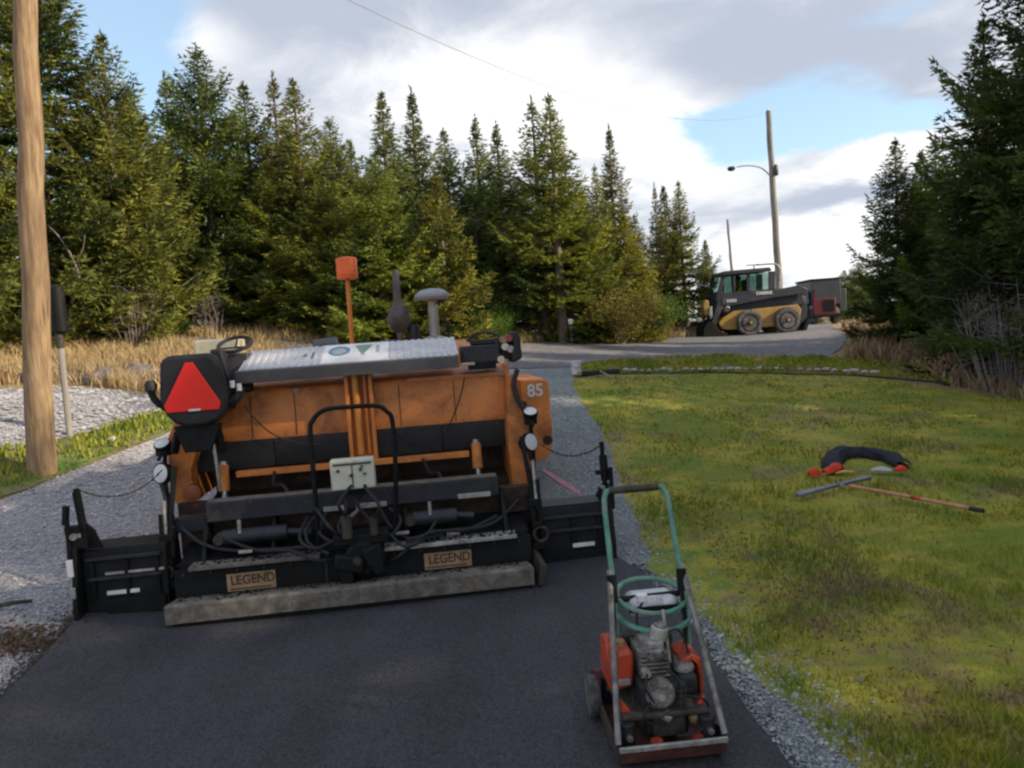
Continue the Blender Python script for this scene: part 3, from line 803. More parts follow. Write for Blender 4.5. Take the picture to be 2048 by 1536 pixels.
TREES_R = [  # backlit shade painted in as darker crown tints
    ('broad', 9.25, 12.4, 9.2, 'biggest shade-darkened spruce cut by the right picture edge', .92, (.36, .46, .48)),
    ('tall', 8.55, 13.6, 6.1, 'shade-darkened spruce with curled bough tips left of the biggest one', 1.25, (.36, .46, .48)),
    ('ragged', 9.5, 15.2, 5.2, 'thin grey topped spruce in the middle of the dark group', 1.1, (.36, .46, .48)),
    ('full2', 8.95, 17.5, 4.6, 'shade-darkened pointed spruce at the road end of the right group', .95, (.36, .46, .48)),
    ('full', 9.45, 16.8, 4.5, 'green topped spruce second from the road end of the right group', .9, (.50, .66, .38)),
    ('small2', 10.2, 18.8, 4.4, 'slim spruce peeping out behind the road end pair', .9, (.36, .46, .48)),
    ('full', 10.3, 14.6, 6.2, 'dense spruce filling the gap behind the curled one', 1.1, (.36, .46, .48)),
    ('full2', 10.6, 10.6, 7.8, 'outermost shade-darkened spruce just outside the right picture edge', 1.1, (.36, .46, .48)),
]
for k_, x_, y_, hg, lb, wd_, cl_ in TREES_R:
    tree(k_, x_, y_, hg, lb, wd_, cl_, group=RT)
# the same row goes on beside and behind the photographer and shades the drive
for i, (k_, x_, y_, hg) in enumerate([('broad', 11.2, 7.4, 9.5), ('broad', 12.0, 3.6, 10), ('broad', 12.5, -.8, 10.5), ('full', 14.2, 5.4, 9.5), ('full', 14.5, 1.4, 10), ('broad', 13.0, -5.0, 10)]):
    tree(k_, x_, y_, hg, 'tall dark spruce of the row that goes on beside the lawn', 1.1, (.65, .75, .7), group='spruces beside the lawn outside the picture')
for x_, y_, hg, lb in ((20.6, 45, 3.4, 'far grey green tree over the road crest beside the truck'), (23.4, 50, 3.0, 'small far tree right of the road crest tree'), (24.6, 56, 3.6, 'farthest tree between the truck and the dark spruces'),
                       (18.4, 47, 2.6, 'low far tree just behind the truck body')):
    tree('full', x_, y_, hg, lb, 1.5, (.9, 1.0, 1.1), group='far trees over the road crest')


def bush_mesh(seed, Rr, Hh, n, mat, leaf=.05, twigs=30):
    r = np.random.default_rng(seed)
    cl = r.normal(0, 1, (26, 3)) * [Rr * .45, Rr * .45, Hh * .22] + [0, 0, Hh * .52]
    c = cl[r.integers(0, 26, n)] + r.normal(0, 1, (n, 3)) * [Rr * .16, Rr * .16, Hh * .11]
    c[:, 2] = np.clip(c[:, 2], .03, None)
    D = r.normal(0, 1, (n, 3)); D /= np.linalg.norm(D, axis=1)[:, None]; W = np.cross(D, r.normal(0, 1, (n, 3))); W /= np.linalg.norm(W, axis=1)[:, None]
    V = np.stack([c, c + D * leaf * .5 + W * leaf * .3, c + D * leaf, c + D * leaf * .5 - W * leaf * .3], 1).reshape(-1, 3)
    i = np.arange(n) * 4; F = np.r_[np.c_[i, i + 1, i + 2], np.c_[i, i + 2, i + 3]]
    o = mesh_np('foliage', V, F, np.repeat(np.clip(r.normal(.5, .25, n), 0, 1), 4), mat); me = o.data; bpy.data.objects.remove(o)
    mb = MB()
    for k in range(twigs):
        a = r.uniform(0, 6.28); q = cl[k % 26]
        mb.tube([(math.cos(a) * .05, math.sin(a) * .05, -.05), tuple(q * [.5, .5, .6]), tuple(q)], [.014, .003], 4)
    o = mb.build('stems', DEADW); sm = o.data; bpy.data.objects.remove(o)
    return me, sm


BUSH = bush_mesh(31, 1.1, 1.6, 9000, BUSHLEAF, .075)


def bush(x, y, s, label, col, wide=1.0, name='leafy_bush', group='yellowing bushes at the wood edge'):
    t = empty(name, (x, y, h1(x, y)), random.uniform(0, 6)); t.scale = (s * wide, s * wide, s)
    tag(t, label, 'bush', group)
    for nm, me in (('foliage', BUSH[0]), ('stem', BUSH[1])):
        o = bpy.data.objects.new(nm, me); COL.objects.link(o); o.parent = t; o.color = tuple(col) + (1,)


bush(2.9, 20.2, .9, 'yellow green bush at the roadside below the spire thin spruce', (1.0, 1.0, .8))
bush(3.9, 21.8, .8, 'bright green bush right of the yellow roadside bush', (.6, 1.1, .7))
bush(4.2, 23.6, .6, 'reddish brown bush left of the loader bucket', (1.0, .65, .6))
bush(-.3, 19.6, .6, 'small fresh green bush behind the right end of the paving machine', (.5, 1.1, .6), 1.1)
bush(-3.3, 18.3, .5, 'low green bush right under the orange marker pole', (.55, 1.0, .5), 1.3)


def bare_shrub(x, y, hgt, n, label, seed, spread=.9):
    r = np.random.default_rng(seed); mb = MB()
    for k in range(n):
        a = r.uniform(0, 6.28); rr = r.uniform(.1, spread); L = hgt * r.uniform(.5, 1)
        bx, by = math.cos(a) * rr * .5, math.sin(a) * rr * .5
        p = [(bx, by, -.05), (bx * 1.5, by * 1.5, L * .45), (bx * 2.1 + r.normal(0, .12), by * 2.1 + r.normal(0, .12), L)]
        mb.tube(p, [.011, .003], 3)
        for q in range(5):
            t = r.uniform(.3, .95); o = Vector(p[1]).lerp(Vector(p[2]), t) if t > .45 else Vector(p[0]).lerp(Vector(p[1]), t * 2)
            e = o + Vector((r.normal(0, .22), r.normal(0, .22), r.uniform(-.05, .3)))
            mb.tube([o, e], [.005, .0015], 3)
    o = mb.build('bare_shrub', DEADW); o.location = (x, y, h1(x, y)); tag(o, label, 'shrub', 'bare grey shrubs')


bare_shrub(8.0, 12.3, 1.9, 110, 'tangle of bare grey twigs at the foot of the biggest right spruce', 3, 1.0)
bare_shrub(8.7, 13.6, 1.5, 80, 'bare grey thicket behind the twig tangle', 4, .8)
bare_shrub(-7.6, 15.6, 1.3, 36, 'bare pale shrub in the dry grass left of the paving machine', 5, .6)
bare_shrub(-6.9, 17.9, 1.0, 30, 'thin bare shrub before the shaded hollow of the wood', 6, .6)

# a curved dead branch poking out beside the wooden pole
dbr = MB().tube([(0, 0, 0), (.25, -.1, .35), (.2, -.15, .8), (-.05, -.1, 1.25), (-.3, 0, 1.5)], [.03, .008], 6, 5)
dbr.tube([(.2, -.13, .7), (.42, -.2, .95), (.5, -.2, 1.25)], [.014, .004], 5, 4)
tag(dbr.build('dead_branch', DEADW), 'curved bare dead branch against the spruces right of the wooden pole', 'branch').location = (-8.35, 14.9, h1(-8.35, 14.9) + 1.0)

# rocks: dark pile in the dry grass, pale edging stones of the lawn, loose stones


def rock_mesh(seed, mat):
    r = np.random.default_rng(seed); import bmesh
    bm = bmesh.new(); bmesh.ops.create_icosphere(bm, subdivisions=2, radius=1)
    for v in bm.verts:
        v.co *= 1 + .28 * mnoise.noise(v.co * 1.3 + Vector((seed * 3.1, 0, 0))) + r.uniform(-.05, .05)
        v.co.z *= .62
    me = bpy.data.meshes.new('rock'); bm.to_mesh(me); bm.free(); me.materials.append(mat); return me


ROCKD = paint('dark_purple_rock', (.13, .12, .14), .9, 0, .35, 3, (.25, .22, .2), .4, 3, .6, 20)
ROCKP = paint('pale_rock', (.48, .46, .47), .85, 0, .2, 3, (.3, .28, .24), .3, 3, .5, 20)
rd = [rock_mesh(i, ROCKD) for i in range(3)]; rp = [rock_mesh(i + 9, ROCKP) for i in range(3)]


def put(name, me, loc, s, rz, label, cat, group=None):
    o = bpy.data.objects.new(name, me); COL.objects.link(o); o.location = loc; o.scale = s; o.rotation_euler = (0, 0, rz)
    return tag(o, label, cat, group)


for i in range(16):
    x_ = -7.9 + (i % 8) * .32 + random.uniform(-.1, .1); y_ = 12.6 + (i // 8) * .4 + random.uniform(-.12, .12)
    s_ = random.uniform(.13, .26)
    put('dark_rock', rd[i % 3], (x_, y_, h1(x_, y_) + s_ * .3), (s_ * 1.2, s_, s_), random.uniform(0, 6), 'dark purplish rock of the heap in the dry grass right of the pole', 'rock', 'rocks heaped in the dry grass')
for i in range(34):
    t = i / 33
    x_ = 1.9 + t * 4.7; y_ = 14.55 - .75 * max(0, t - .7) * 3 * t + random.uniform(-.06, .06) + .05
    s_ = random.uniform(.024, .050) * (1.4 if t > .78 else 1)
    put('edging_stone', rp[i % 3], (x_, y_, h1(x_, y_) + .06 + s_ * .3), (s_ * 1.5, s_, s_), random.uniform(-.4, .4), 'pale stone of the row edging the far side of the lawn', 'stone', 'pale stones edging the lawn')
for i, (x_, y_) in enumerate([(-5.75, 9.1), (-6.1, 8.95), (-5.0, 9.5)]):
    s_ = random.uniform(.04, .07)
    put('pale_stone', rp[i % 3], (x_, y_, h1(x_, y_) + .03), (s_ * 1.4, s_, s_), random.uniform(0, 6), 'whitish stone lying in the weeds near the foot of the wooden pole', 'stone', 'whitish stones by the pole')

# ------------------------------------------------------------------ poles, wire, roadside things


def wood_pole(name, x, y, z0, z1, r0_, r1_, mat, lean=(0, 0)):
    mb = MB(); n = 16; pts = []
    for i in range(n + 1):
        t = i / n; pts.append((lean[0] * t + .012 * math.sin(i * 1.7), lean[1] * t + .01 * math.cos(i * 2.3), (z1 - z0) * t))
    mb.tube(pts, [r0_, r1_], 20)
    o = mb.build(name, mat); o.location = (x, y, z0); return o


zp = h1(-5.26, 8.4)
near_pole = empty('utility_pole', (-5.26, 8.4, zp)); tag(near_pole, 'thick weathered brown wooden pole standing in the grass verge', 'pole')
p_ = wood_pole('pole_shaft', 0, 0, -.3, 7.4, .148, .095, POLEW, (.58, 0)); p_.parent = near_pole
MB().cyl((.46, -.02, 6.9), (.62, -.2, 6.9), .02).lathe((.62, -.2, 6.86), [(.03, 0), (.05, .03), (.05, .08), (.03, .11)], 12).build('insulator', WHITEP, near_pole)
zf = h1(10.64, 30)
far_pole = empty('street_light_pole', (10.66, 30, zf)); tag(far_pole, 'slender far utility pole with a street lamp arm behind the loader', 'street light')
p_ = wood_pole('pole_shaft', 0, 0, -.3, 9.5 - zf, .15, .10, POLEG, (-.14, 0)); p_.parent = far_pole
MB().tube([(-.10, 0, 5.75), (-.5, 0, 6.15), (-1.0, 0, 6.28), (-1.45, 0, 6.26)], .026, 7, 5).build('lamp_arm', PALE, far_pole)
MB().lathe((-1.66, 0, 6.2), [(.02, .10), (.12, .08), (.16, .02), (.13, -.05), (.05, -.08)][::-1], 14).build('lamp_head', DGREY, far_pole)
MB().lathe((-.13, 0, 9.4 - zf), [(.03, 0), (.06, .05), (.05, .14), (.02, .17)], 10).build('insulator', WHITEP, far_pole)
MB().lathe((-.02, -.2, 7.0 - zf), [(.06, 0), (.09, .05), (.09, .35), (.05, .42)], 12).build('transformer_bracket', DGREY, far_pole)
wpts = []
A, B = Vector((-4.66, 8.25, 7.25)), Vector((10.5, 30, 9.45))
for i in range(25):
    t = i / 24; q = A.lerp(B, t); q.z -= 1.3 * 4 * t * (1 - t); wpts.append(q)
tag(MB().tube(wpts, .005, 5).build('overhead_wire', paint('weathered_cable', (.22, .22, .23), .7)), 'thin dark overhead wire strung from the near pole to the far lamp pole', 'wire')
vf = wood_pole('distant_pole', 17.8, 60, h1(17.8, 50), 9.3, .14, .09, POLEG, (-.3, 0)); tag(vf, 'tiny distant pole on the skyline left of the lamp pole', 'pole')

bx = empty('meter_box', (-5.52, 9.5, h1(-5.62, 9.5))); tag(bx, 'tall black rounded box on a thin grey post just behind the wooden pole', 'box')
MB().cyl((0, 0, -.1), (0, 0, 1.35), .038, n=10).build('post', POLEG, bx)
hz = 2.66 - h1(-5.62, 9.5)
MB().lathe((.02, 0, hz - .58), [(.05, 0), (.085, .03), (.088, .1), (.088, .5), (.08, .56), (.04, .6)], 20).build('housing', BLACKP, bx)
MB().cyl((.09, 0, hz - .55), (.2, -.02, hz - .53), .022, n=8).build('cable_fitting', GREASE, bx)
MB().cyl((.0, 0, hz - .75), (.0, 0, hz - .56), .05, n=12).build('collar', GREASE, bx)

mk = empty('survey_stake', (1.62, 19.9, h1(1.62, 19.9))); tag(mk, 'short grey stake with a white top at the far road edge', 'stake')
MB().box(-.035, .035, -.02, .02, -.1, .52).build('post', POLEG, mk, .005)
MB().box(-.06, .06, -.03, .03, .50, .66).build('cap', WHITEP, mk, .01)

bag = empty('white_bucket', (1.22, 14.35, h1(1.22, 14.35) + .03)); tag(bag, 'small white bucket on the stone lane at the corner of the lawn', 'bucket')
MB().lathe((0, 0, 0), [(.085, 0), (.11, .22), (.118, .225), (.118, .24), (.10, .24), (.078, .02)], 18).build('pail', WHITEP, bag)
MB().tube([(-.11, 0, .23), (-.09, -.09, .16), (0, -.13, .12), (.09, -.09, .16), (.11, 0, .23)], .005, 5, 4).build('handle', DGREY, bag)

sh = empty('black_shovel', (1.62, 14.0, h1(1.62, 14.0) + .07), R(-3)); tag(sh, 'black long handled squeegee lying across the far lawn corner', 'tool')
MB().box(-.33, .36, -.04, .04, .0, .075).build('blade', RUBBER, sh, .01)
MB().tube([(0, -.03, .06), (.06, -.5, .03), (.10, -1.0, .01)], .014, 7).build('handle', PALE, sh)

stk = MB().tube([(-.40, -.16, .02), (-.1, 0, .045), (.06, .08, .05), (.15, .16, .03)], [.022, .012], 7, 4)
o = stk.build('stick', GREASE); o.location = (-3.45, 4.88, h1(-3.45, 4.88) + .01); tag(o, 'dark bent iron bar lying on the pale gravel at the left picture edge', 'bar')

rngl = np.random.default_rng(5); nl = 1100
lx = rngl.normal(-3.1, .26, nl); ly = rngl.normal(4.5, .13, nl); lz = H(lx, ly) + .015 + rngl.uniform(0, .02, nl)
D_ = rngl.normal(0, 1, (nl, 3)) * [1, 1, .4]; D_ /= np.linalg.norm(D_, axis=1)[:, None]; W_ = np.cross(D_, rngl.normal(0, 1, (nl, 3))); W_ /= np.linalg.norm(W_, axis=1)[:, None]
c_ = np.c_[lx, ly, lz]; V_ = np.stack([c_, c_ + D_ * .02 + W_ * .01, c_ + D_ * .04, c_ + D_ * .02 - W_ * .01], 1).reshape(-1, 3)
i_ = np.arange(nl) * 4
tag(mesh_np('fallen_leaves', V_, np.r_[np.c_[i_, i_ + 1, i_ + 2], np.c_[i_, i_ + 2, i_ + 3]], np.repeat(rngl.random(nl), 4), foliage('leaf_litter', (.07, .05, .035), (.20, .14, .10), False)),
    'patch of brown leaf litter on the gravel at the left asphalt edge', 'leaves', None, 'stuff')
nl = 1500
lx = 1.25 + rngl.gamma(1.5, .28, nl); ly = rngl.uniform(2.4, 6.5, nl) ; lx = lx + (ly < 3.6) * rngl.uniform(0, .5, nl); lz = H(lx, ly) + .03 + rngl.uniform(0, .03, nl)
D_ = rngl.normal(0, 1, (nl, 3)) * [1, 1, .5]; D_ /= np.linalg.norm(D_, axis=1)[:, None]; W_ = np.cross(D_, rngl.normal(0, 1, (nl, 3))); W_ /= np.linalg.norm(W_, axis=1)[:, None]
c_ = np.c_[lx, ly, lz]; V_ = np.stack([c_, c_ + D_ * .014 + W_ * .007, c_ + D_ * .028, c_ + D_ * .014 - W_ * .007], 1).reshape(-1, 3)
i_ = np.arange(nl) * 4
tag(mesh_np('lawn_litter', V_, np.r_[np.c_[i_, i_ + 1, i_ + 2], np.c_[i_, i_ + 2, i_ + 3]], np.repeat(rngl.random(nl), 4), foliage('dead_leaf_bits', (.12, .06, .035), (.38, .27, .16), False)),
    'small dead leaves scattered along the worn lawn edge by the stone strip', 'leaves', None, 'stuff')
# pink paint line sprayed on the stone lane
pk = []
for (x_, y_, w_) in ((.28, 8.35, .03), (.36, 8.05, .035), (.44, 7.75, .04), (.52, 7.42, .03), (.56, 7.2, .02)):
    pk.append((x_, y_, w_))
vv = []; ff = []
for i, (x_, y_, w_) in enumerate(pk):
    vv += [(x_ - w_, y_, h1(x_, y_) + .018), (x_ + w_, y_ + .02, h1(x_, y_) + .018)]
    if i: ff.append((2 * i - 2, 2 * i - 1, 2 * i + 1, 2 * i))
me = bpy.data.meshes.new('paint_mark'); me.from_pydata(vv, [], ff); me.update()
o = link_mesh('paint_mark', me, paint('pink_marking_paint', (.62, .20, .27), .8, 0, .2, 30, (.25, .24, .25), .6, 20)); tag(o, 'faded pink spray line on the blue grey stone lane', 'paint mark')

# ------------------------------------------------------------------ lettering helper


def lettering(name, body, size, loc, mat, parent, ext=.0015, bold=.0, rx=R(90), sx=1.0, rz=0):
    cu = bpy.data.curves.new(name, 'FONT'); cu.body = body; cu.size = size; cu.extrude = ext; cu.offset = bold
    cu.align_x = 'CENTER'; cu.align_y = 'CENTER'
    o = bpy.data.objects.new(name, cu); COL.objects.link(o)
    dg = bpy.context.evaluated_depsgraph_get()
    me = bpy.data.meshes.new_from_object(o.evaluated_get(dg)); bpy.data.objects.remove(o)
    o = link_mesh(name, me, None, parent); me.materials.clear(); me.materials.append(mat)
    o.location = loc; o.rotation_euler = (rx, 0, rz); o.scale = (sx, 1, 1)
    return o


# ------------------------------------------------------------------ paving machine
# local frame: X along the screed, Y forward (away from the finished mat), Z up
pv = empty('asphalt_paver', (-1.093, 4.771, .0), R(7.0))
tag(pv, 'orange and black tracked asphalt paving machine with red slow vehicle triangle', 'paver')

# --- screed
step = MB().prism([(0.0, .055), (0.0, .165), (.02, .175), (.285, .135), (.285, .10), (.05, .055)], -1.15, 1.16, 'x').build('screed_step', GREYB, pv, .006)
MB().box(-1.12, 1.14, .03, .62, .012, .05).build('screed_plate', BLACKP, pv, .004)
panel = MB().prism([(.27, .135), (.285, .31), (.33, .315), (.33, .135)], -1.16, 1.19, 'x').build('screed_rear_panel', BLACKP, pv, .004)
MB().box(-1.05, -.22, .215, .36, .318, .345).build('ledge', GREYB, panel, .004)
MB().box(.20, 1.09, .215, .36, .318, .345).build('ledge', PALE, panel, .004)
for (x0, x1, z0, z1) in ((-.83, -.52, .145, .262), (.455, .775, .150, .262)):
    dp = MB().box(x0, x1, .262, .2705, z0, z1).build('decal_plate', TANP, panel, .002)
    lettering('lettering', 'LEGEND', .088, ((x0 + x1) / 2 + .01, .2600, (z0 + z1) / 2 + .012), CHAR, dp, .0012, .0012, R(94), .86)
    MB().box(x0 + .02, x1 - .03, .2595, .2612, z0 + .012, z0 + .02).build('underline', CHAR, dp)
# motor and cluster in the middle
mot = MB().cyl((.06, .12, .31), (.06, .30, .31), .115, n=22).build('vibrator_motor', BLACKP, pv, .02)
MB().obox((-.02, .14, .29), (.20, .10, .11), (0, R(12), 0)).build('pump_housing', BLACKP, mot, .02)
MB().obox((.14, .13, .33), (.12, .12, .14), (0, R(-14), 0)).build('valve_block', BLACKP, mot, .015)
MB().cyl((.16, .06, .26), (.16, .12, .26), .035, n=14).build('pulley', BLACKP, mot)
MB().cyl((.03, .08, .31), (.03, .12, .31), .028, n=12).build('hub', GREASE, mot)
MB().box(-.12, .24, .14, .30, .40, .47).box(-.09, .0, .12, .26, .15, .27).build('mounting_block', BLACKP, mot, .01)
MB().cyl((-.02, .12, .46), (-.02, .12, .60), .035, n=12).build('valve', GREASE, mot)
MB().cyl((.15, .14, .46), (.15, .14, .57), .028, n=12).build('valve', GREASE, mot)
for pts in ([(-.02, .12, .6), (-.05, .05, .70), (.02, .2, .78), (.03, .26, .80)], [(.15, .14, .56), (.2, .06, .66), (.12, .16, .76), (.10, .28, .79)], [(-.10, .2, .44), (-.24, .16, .40), (-.34, .24, .46), (-.30, .4, .56)],
            [(.24, .2, .44), (.34, .14, .36), (.46, .2, .38), (.56, .36, .46)], [(-.12, .2, .3), (-.25, .12, .34), (-.40, .18, .40), (-.62, .3, .39), (-.8, .34, .46)], [(.2, .2, .24), (.30, .16, .30), (.5, .2, .42), (.75, .3, .39), (.98, .4, .44)],
            [(-.06, .16, .46), (-.12, .1, .54), (-.2, .22, .62), (-.28, .44, .66)]):
    MB().tube(pts, .011, 7, 6).build('hose', RUBBER, pv)
# inside back of the screed
MB().box(-1.2, 1.24, .62, .66, .15, .60).build('screed_inner_wall', BROWN, pv, .004)
MB().prism([(.33, .34), (.62, .42), (.62, .36), (.33, .30)], -1.14, 1.18, 'x').build('screed_deck', BLACKP, pv, .004)
for x0, x1, z in ((-.86, -.28, .475), (.40, .82, .475)):
    cy = MB().cyl((x0, .40, z), (x0 + .42 * (x1 - x0) / .58, .40, z), .052, n=18).cyl((x0 + .4 * (x1 - x0) / .58, .40, z), (x1, .40, z - .015), .026, n=12).build('hydraulic_cylinder', NAVYP, pv, .004)
    MB().cyl((x0 - .02, .34, z), (x0 - .02, .46, z), .035, n=12).build('clevis', GREASE, cy)
    MB().cyl((x0 + .12, .35, z + .03), (x0 + .12, .35, z + .12), .012, n=8).build('fitting', PALE, cy)
for x, w in ((-.55, .05), (.34, .05), (-1.0, .06), (1.02, .06)):
    MB().prism([(.33, .34), (.60, .34), (.60, .60), (.50, .60)], x, x + w * .5, 'x').build('gusset', BLACKP, pv, .004)
for x, z in ((-.75, .38), (.62, .36), (.28, .40), (-.38, .37)):
    MB().box(x, x + .09, .30, .318, z, z + .02).build('bracket', PALE, pv, .003)
# upper beam
bm_ = MB().box(-.97, 1.01, .45, .58, .575, .705).build('screed_beam', NAVYP, pv, .006)
MB().box(-.965, 1.005, .455, .575, .7065, .712).build('beam_cap', GREYB, bm_, .002)
for x0, x1 in ((.72, .95), (-.20, -.06), (.02, .23)):
    MB().obox(((x0 + x1) / 2, .443, .592), (x1 - x0, .012, .034)).build('strip', PALE, bm_, .003)
MB().box(-1.22, -.985, .55, .62, .50, .60).build('side_beam', NAVYP, pv, .005)
MB().box(1.02, 1.26, .55, .62, .42, .60).build('side_beam', BROWN, pv, .005)
MB().obox((.02, .42, .56), (.16, .012, .022), (0, R(-38), 0)).build('lever', PALE, pv, .003)
# hand rail and control box on the screed
MB().tube([(-.235, .32, .36), (-.225, .30, .80), (-.222, .30, 1.14), (-.20, .30, 1.22), (-.12, .30, 1.283), (.04, .30, 1.29), (.22, .30, 1.283), (.285, .30, 1.24), (.318, .30, 1.16), (.31, .30, .80), (.27, .32, .36)], .0165, 10, 4).build('hand_rail', BLACKP, pv)
cb = MB().box(-.105, .18, .20, .30, .755, .955).build('control_box', CREAM2, pv, .010)
MB().box(-.085, .16, .194, .199, .918, .932).build('slot', DGREY, cb)
for x, z, r_ in ((-.055, .885, .011), (.03, .85, .013), (.09, .885, .011), (.115, .855, .009), (.10, .905, .008)):
    MB().cyl((x, .186, z), (x, .2, z), r_, n=12).build('switch', GREASE if r_ > .012 else DGREY, cb)
MB().box(.032, .040, .1965, .1995, .765, .915).build('lid_seam', DGREY, cb)
MB().box(-.04, .12, .30, .33, .70, .80).build('mounting_bracket', BLACKP, cb)

# --- extensions with end gates
for sgn, nm in ((-1, 'left'), (1, 'right')):
    if sgn < 0: xa, xb, ya, zt = -1.74, -1.22, .35, .49
    else: xa, xb, ya, zt = 1.25, 1.78, .50, .425
    ex = MB().prism([(ya, .02), (ya, zt - .03), (ya + .02, zt), (ya + .30, zt), (ya + .34, .02)], xa, xb, 'x').build('screed_extension', BLACKP, pv, .006)
    if sgn < 0:
        MB().box(-1.60, -1.235, ya - .02, ya - .002, .320, .336).build('strip', PALE, ex, .002)
        MB().box(-1.60, -1.40, ya - .02, ya - .002, .188, .212).build('strip', WHITEP, ex, .002)
        MB().box(-1.6, -1.24, ya - .03, ya - .002, .05, .16).build('lower_flange', BLACKP, ex, .004)
    else:
        MB().box(1.30, 1.69, ya - .02, ya - .002, .262, .278).build('strip', PALE, ex, .002)
        MB().box(1.52, 1.68, ya - .02, ya - .002, .135, .162).build('strip', WHITEP, ex, .002)
        MB().box(1.27, 1.76, ya - .03, ya - .002, .04, .11).build('lower_flange', BLACKP, ex, .004)
        MB().box(1.26, 1.77, ya + .05, ya + .28, zt + .001, zt + .012).build('top_plate', NAVYP, ex, .003)
    for zb in (zt - .07, (zt + .05) * .5 + .02):
        MB().box(xa + .03, xb - .03, ya - .028, ya - .001, zb, zb + .022).build('frame_rail', NAVYP, ex, .003)
    for xq in (xa + .05, (xa + xb) / 2, xb - .07):
        MB().box(xq, xq + .025, ya - .022, ya - .001, .17, zt - .075).build('frame_upright', BLACKP, ex, .003)
    xe = xa if sgn < 0 else xb
    e0, e1 = (xe - .035, xe - .004) if sgn < 0 else (xe + .004, xe + .035)
    eg = MB().prism([(ya - .12, .03), (ya - .12, .16), (ya - .05, .52), (ya + .0, .58), (ya + .10, .56), (ya + .55, .30), (ya + 1.0, .26), (ya + 1.15, .12), (ya + 1.1, .03)], e0, e1, 'x').build('end_gate', BLACKP, pv, .006)
    gx = (e0 + e1) / 2
    if sgn < 0:
        MB().prism([(gx + .03, .50), (gx + .155, .50), (gx + .115, .62), (gx + .06, .68), (gx + .03, .68)], ya, ya + .02).build('gusset', BLACKP, eg, .003)
        MB().box(gx - .018, gx + .018, ya - .138, ya - .122, .36, .47).build('strip', WHITEP, eg, .003)
        MB().box(gx - .012, gx + .018, ya - .138, ya - .122, .22, .29).build('strip', PALE, eg, .003)
        MB().cyl((gx + .055, ya, .55), (gx + .03, ya, .90), .018, n=10).cyl((gx + .05, ya, .64), (gx + .03, ya, .88), .026, n=10).build('chain_post', BLACKP, eg)
        MB().cyl((gx - .03, ya - .05, .45), (gx - .02, ya - .05, .78), .015, n=10).cyl((gx - .035, ya - .05, .68), (gx - .018, ya - .05, .80), .022, n=10).obox((gx, ya - .03, .64), (.09, .04, .05)).obox((gx + .03, ya - .02, .55), (.11, .05, .06)).build('height_screw', BLACKP, eg)
        MB().cyl((gx + .01, ya - .07, .60), (gx + .01, ya - .04, .60), .022, n=10).build('nut', PALE, eg)
    else:
        MB().cyl((gx - .01, ya, .45), (gx - .02, ya, .88), .017, n=10).cyl((gx - .01, ya, .60), (gx - .016, ya, .78), .03, n=10).obox((gx - .03, ya, .66), (.09, .04, .03)).obox((gx - .02, ya, .50), (.08, .06, .10)).build('chain_post', BLACKP, eg)
        MB().cyl((gx + .02, ya - .06, .40), (gx + .02, ya - .06, .70), .016, n=10).build('height_screw', BLACKP, eg)
        MB().cyl((gx - .035, ya - .03, .55), (gx - .035, ya, .55), .016, n=10).build('nut', PALE, eg)


def chain(a, b, sag, name='chain', n=26):
    a, b = Vector(a), Vector(b); mb = MB()
    for i in range(n):
        t0, t1 = i / n, (i + 1) / n
        p = a.lerp(b, t0); p.z -= sag * 4 * t0 * (1 - t0); q = a.lerp(b, t1); q.z -= sag * 4 * t1 * (1 - t1)
        w = Vector((0, .006, .0)) if i % 2 else Vector((0, 0, .006))
        d = (q - p) * .1
        mb.tube([p - d, (p + q) / 2 + w, q + d], .0042, 5); mb.tube([p - d, (p + q) / 2 - w, q + d], .0042, 5)
    return mb.build(name, GREASE, pv)


chain((-1.725, .35, .90), (-1.31, .72, .92), .11)
chain((1.78, .50, .86), (1.40, .95, .84), .09)

# --- lift columns at both sides of the screed
for sx, xs_ in ((-1, -1.225), (1, 1.25)):
    lc = MB().cyl((xs_, .45, .08), (xs_ - .0 * sx, .50, .55), .028, n=12).cyl((xs_, .50, .55), (xs_ - .03 * sx, .62, .95), .018, n=10).cyl((xs_ + .05 * sx, .42, .12), (xs_ + .04 * sx, .46, .66), .014, n=10).build('lift_column', BLACKP, pv)
    MB().cyl((xs_ + .022 * sx, .45, .42 + .1 * (sx > 0)), (xs_ + .022 * sx, .50, .74 + .05 * (sx > 0)), .012, n=8).build('rod', PALE, lc)
    for cz, cw, cy_ in ((.20, .10, .42), (.34, .07, .43), (.50, .09, .46)): MB().obox((xs_ + .01 * sx, cy_, cz), (cw, .08, .05)).build('clamp', BLACKP, lc, .006)
    MB().torus((xs_ + .03 * sx, .40, .28), .05, .012, (R(90), 0, 0)).build('crank', GREASE, lc)
MB().prism([(-.01, .02), (.03, .02), (.06, .14), (.02, .16)], -.02, .35).build('side_scraper', GREASE, pv, .004).location = (1.19, .02, .03)

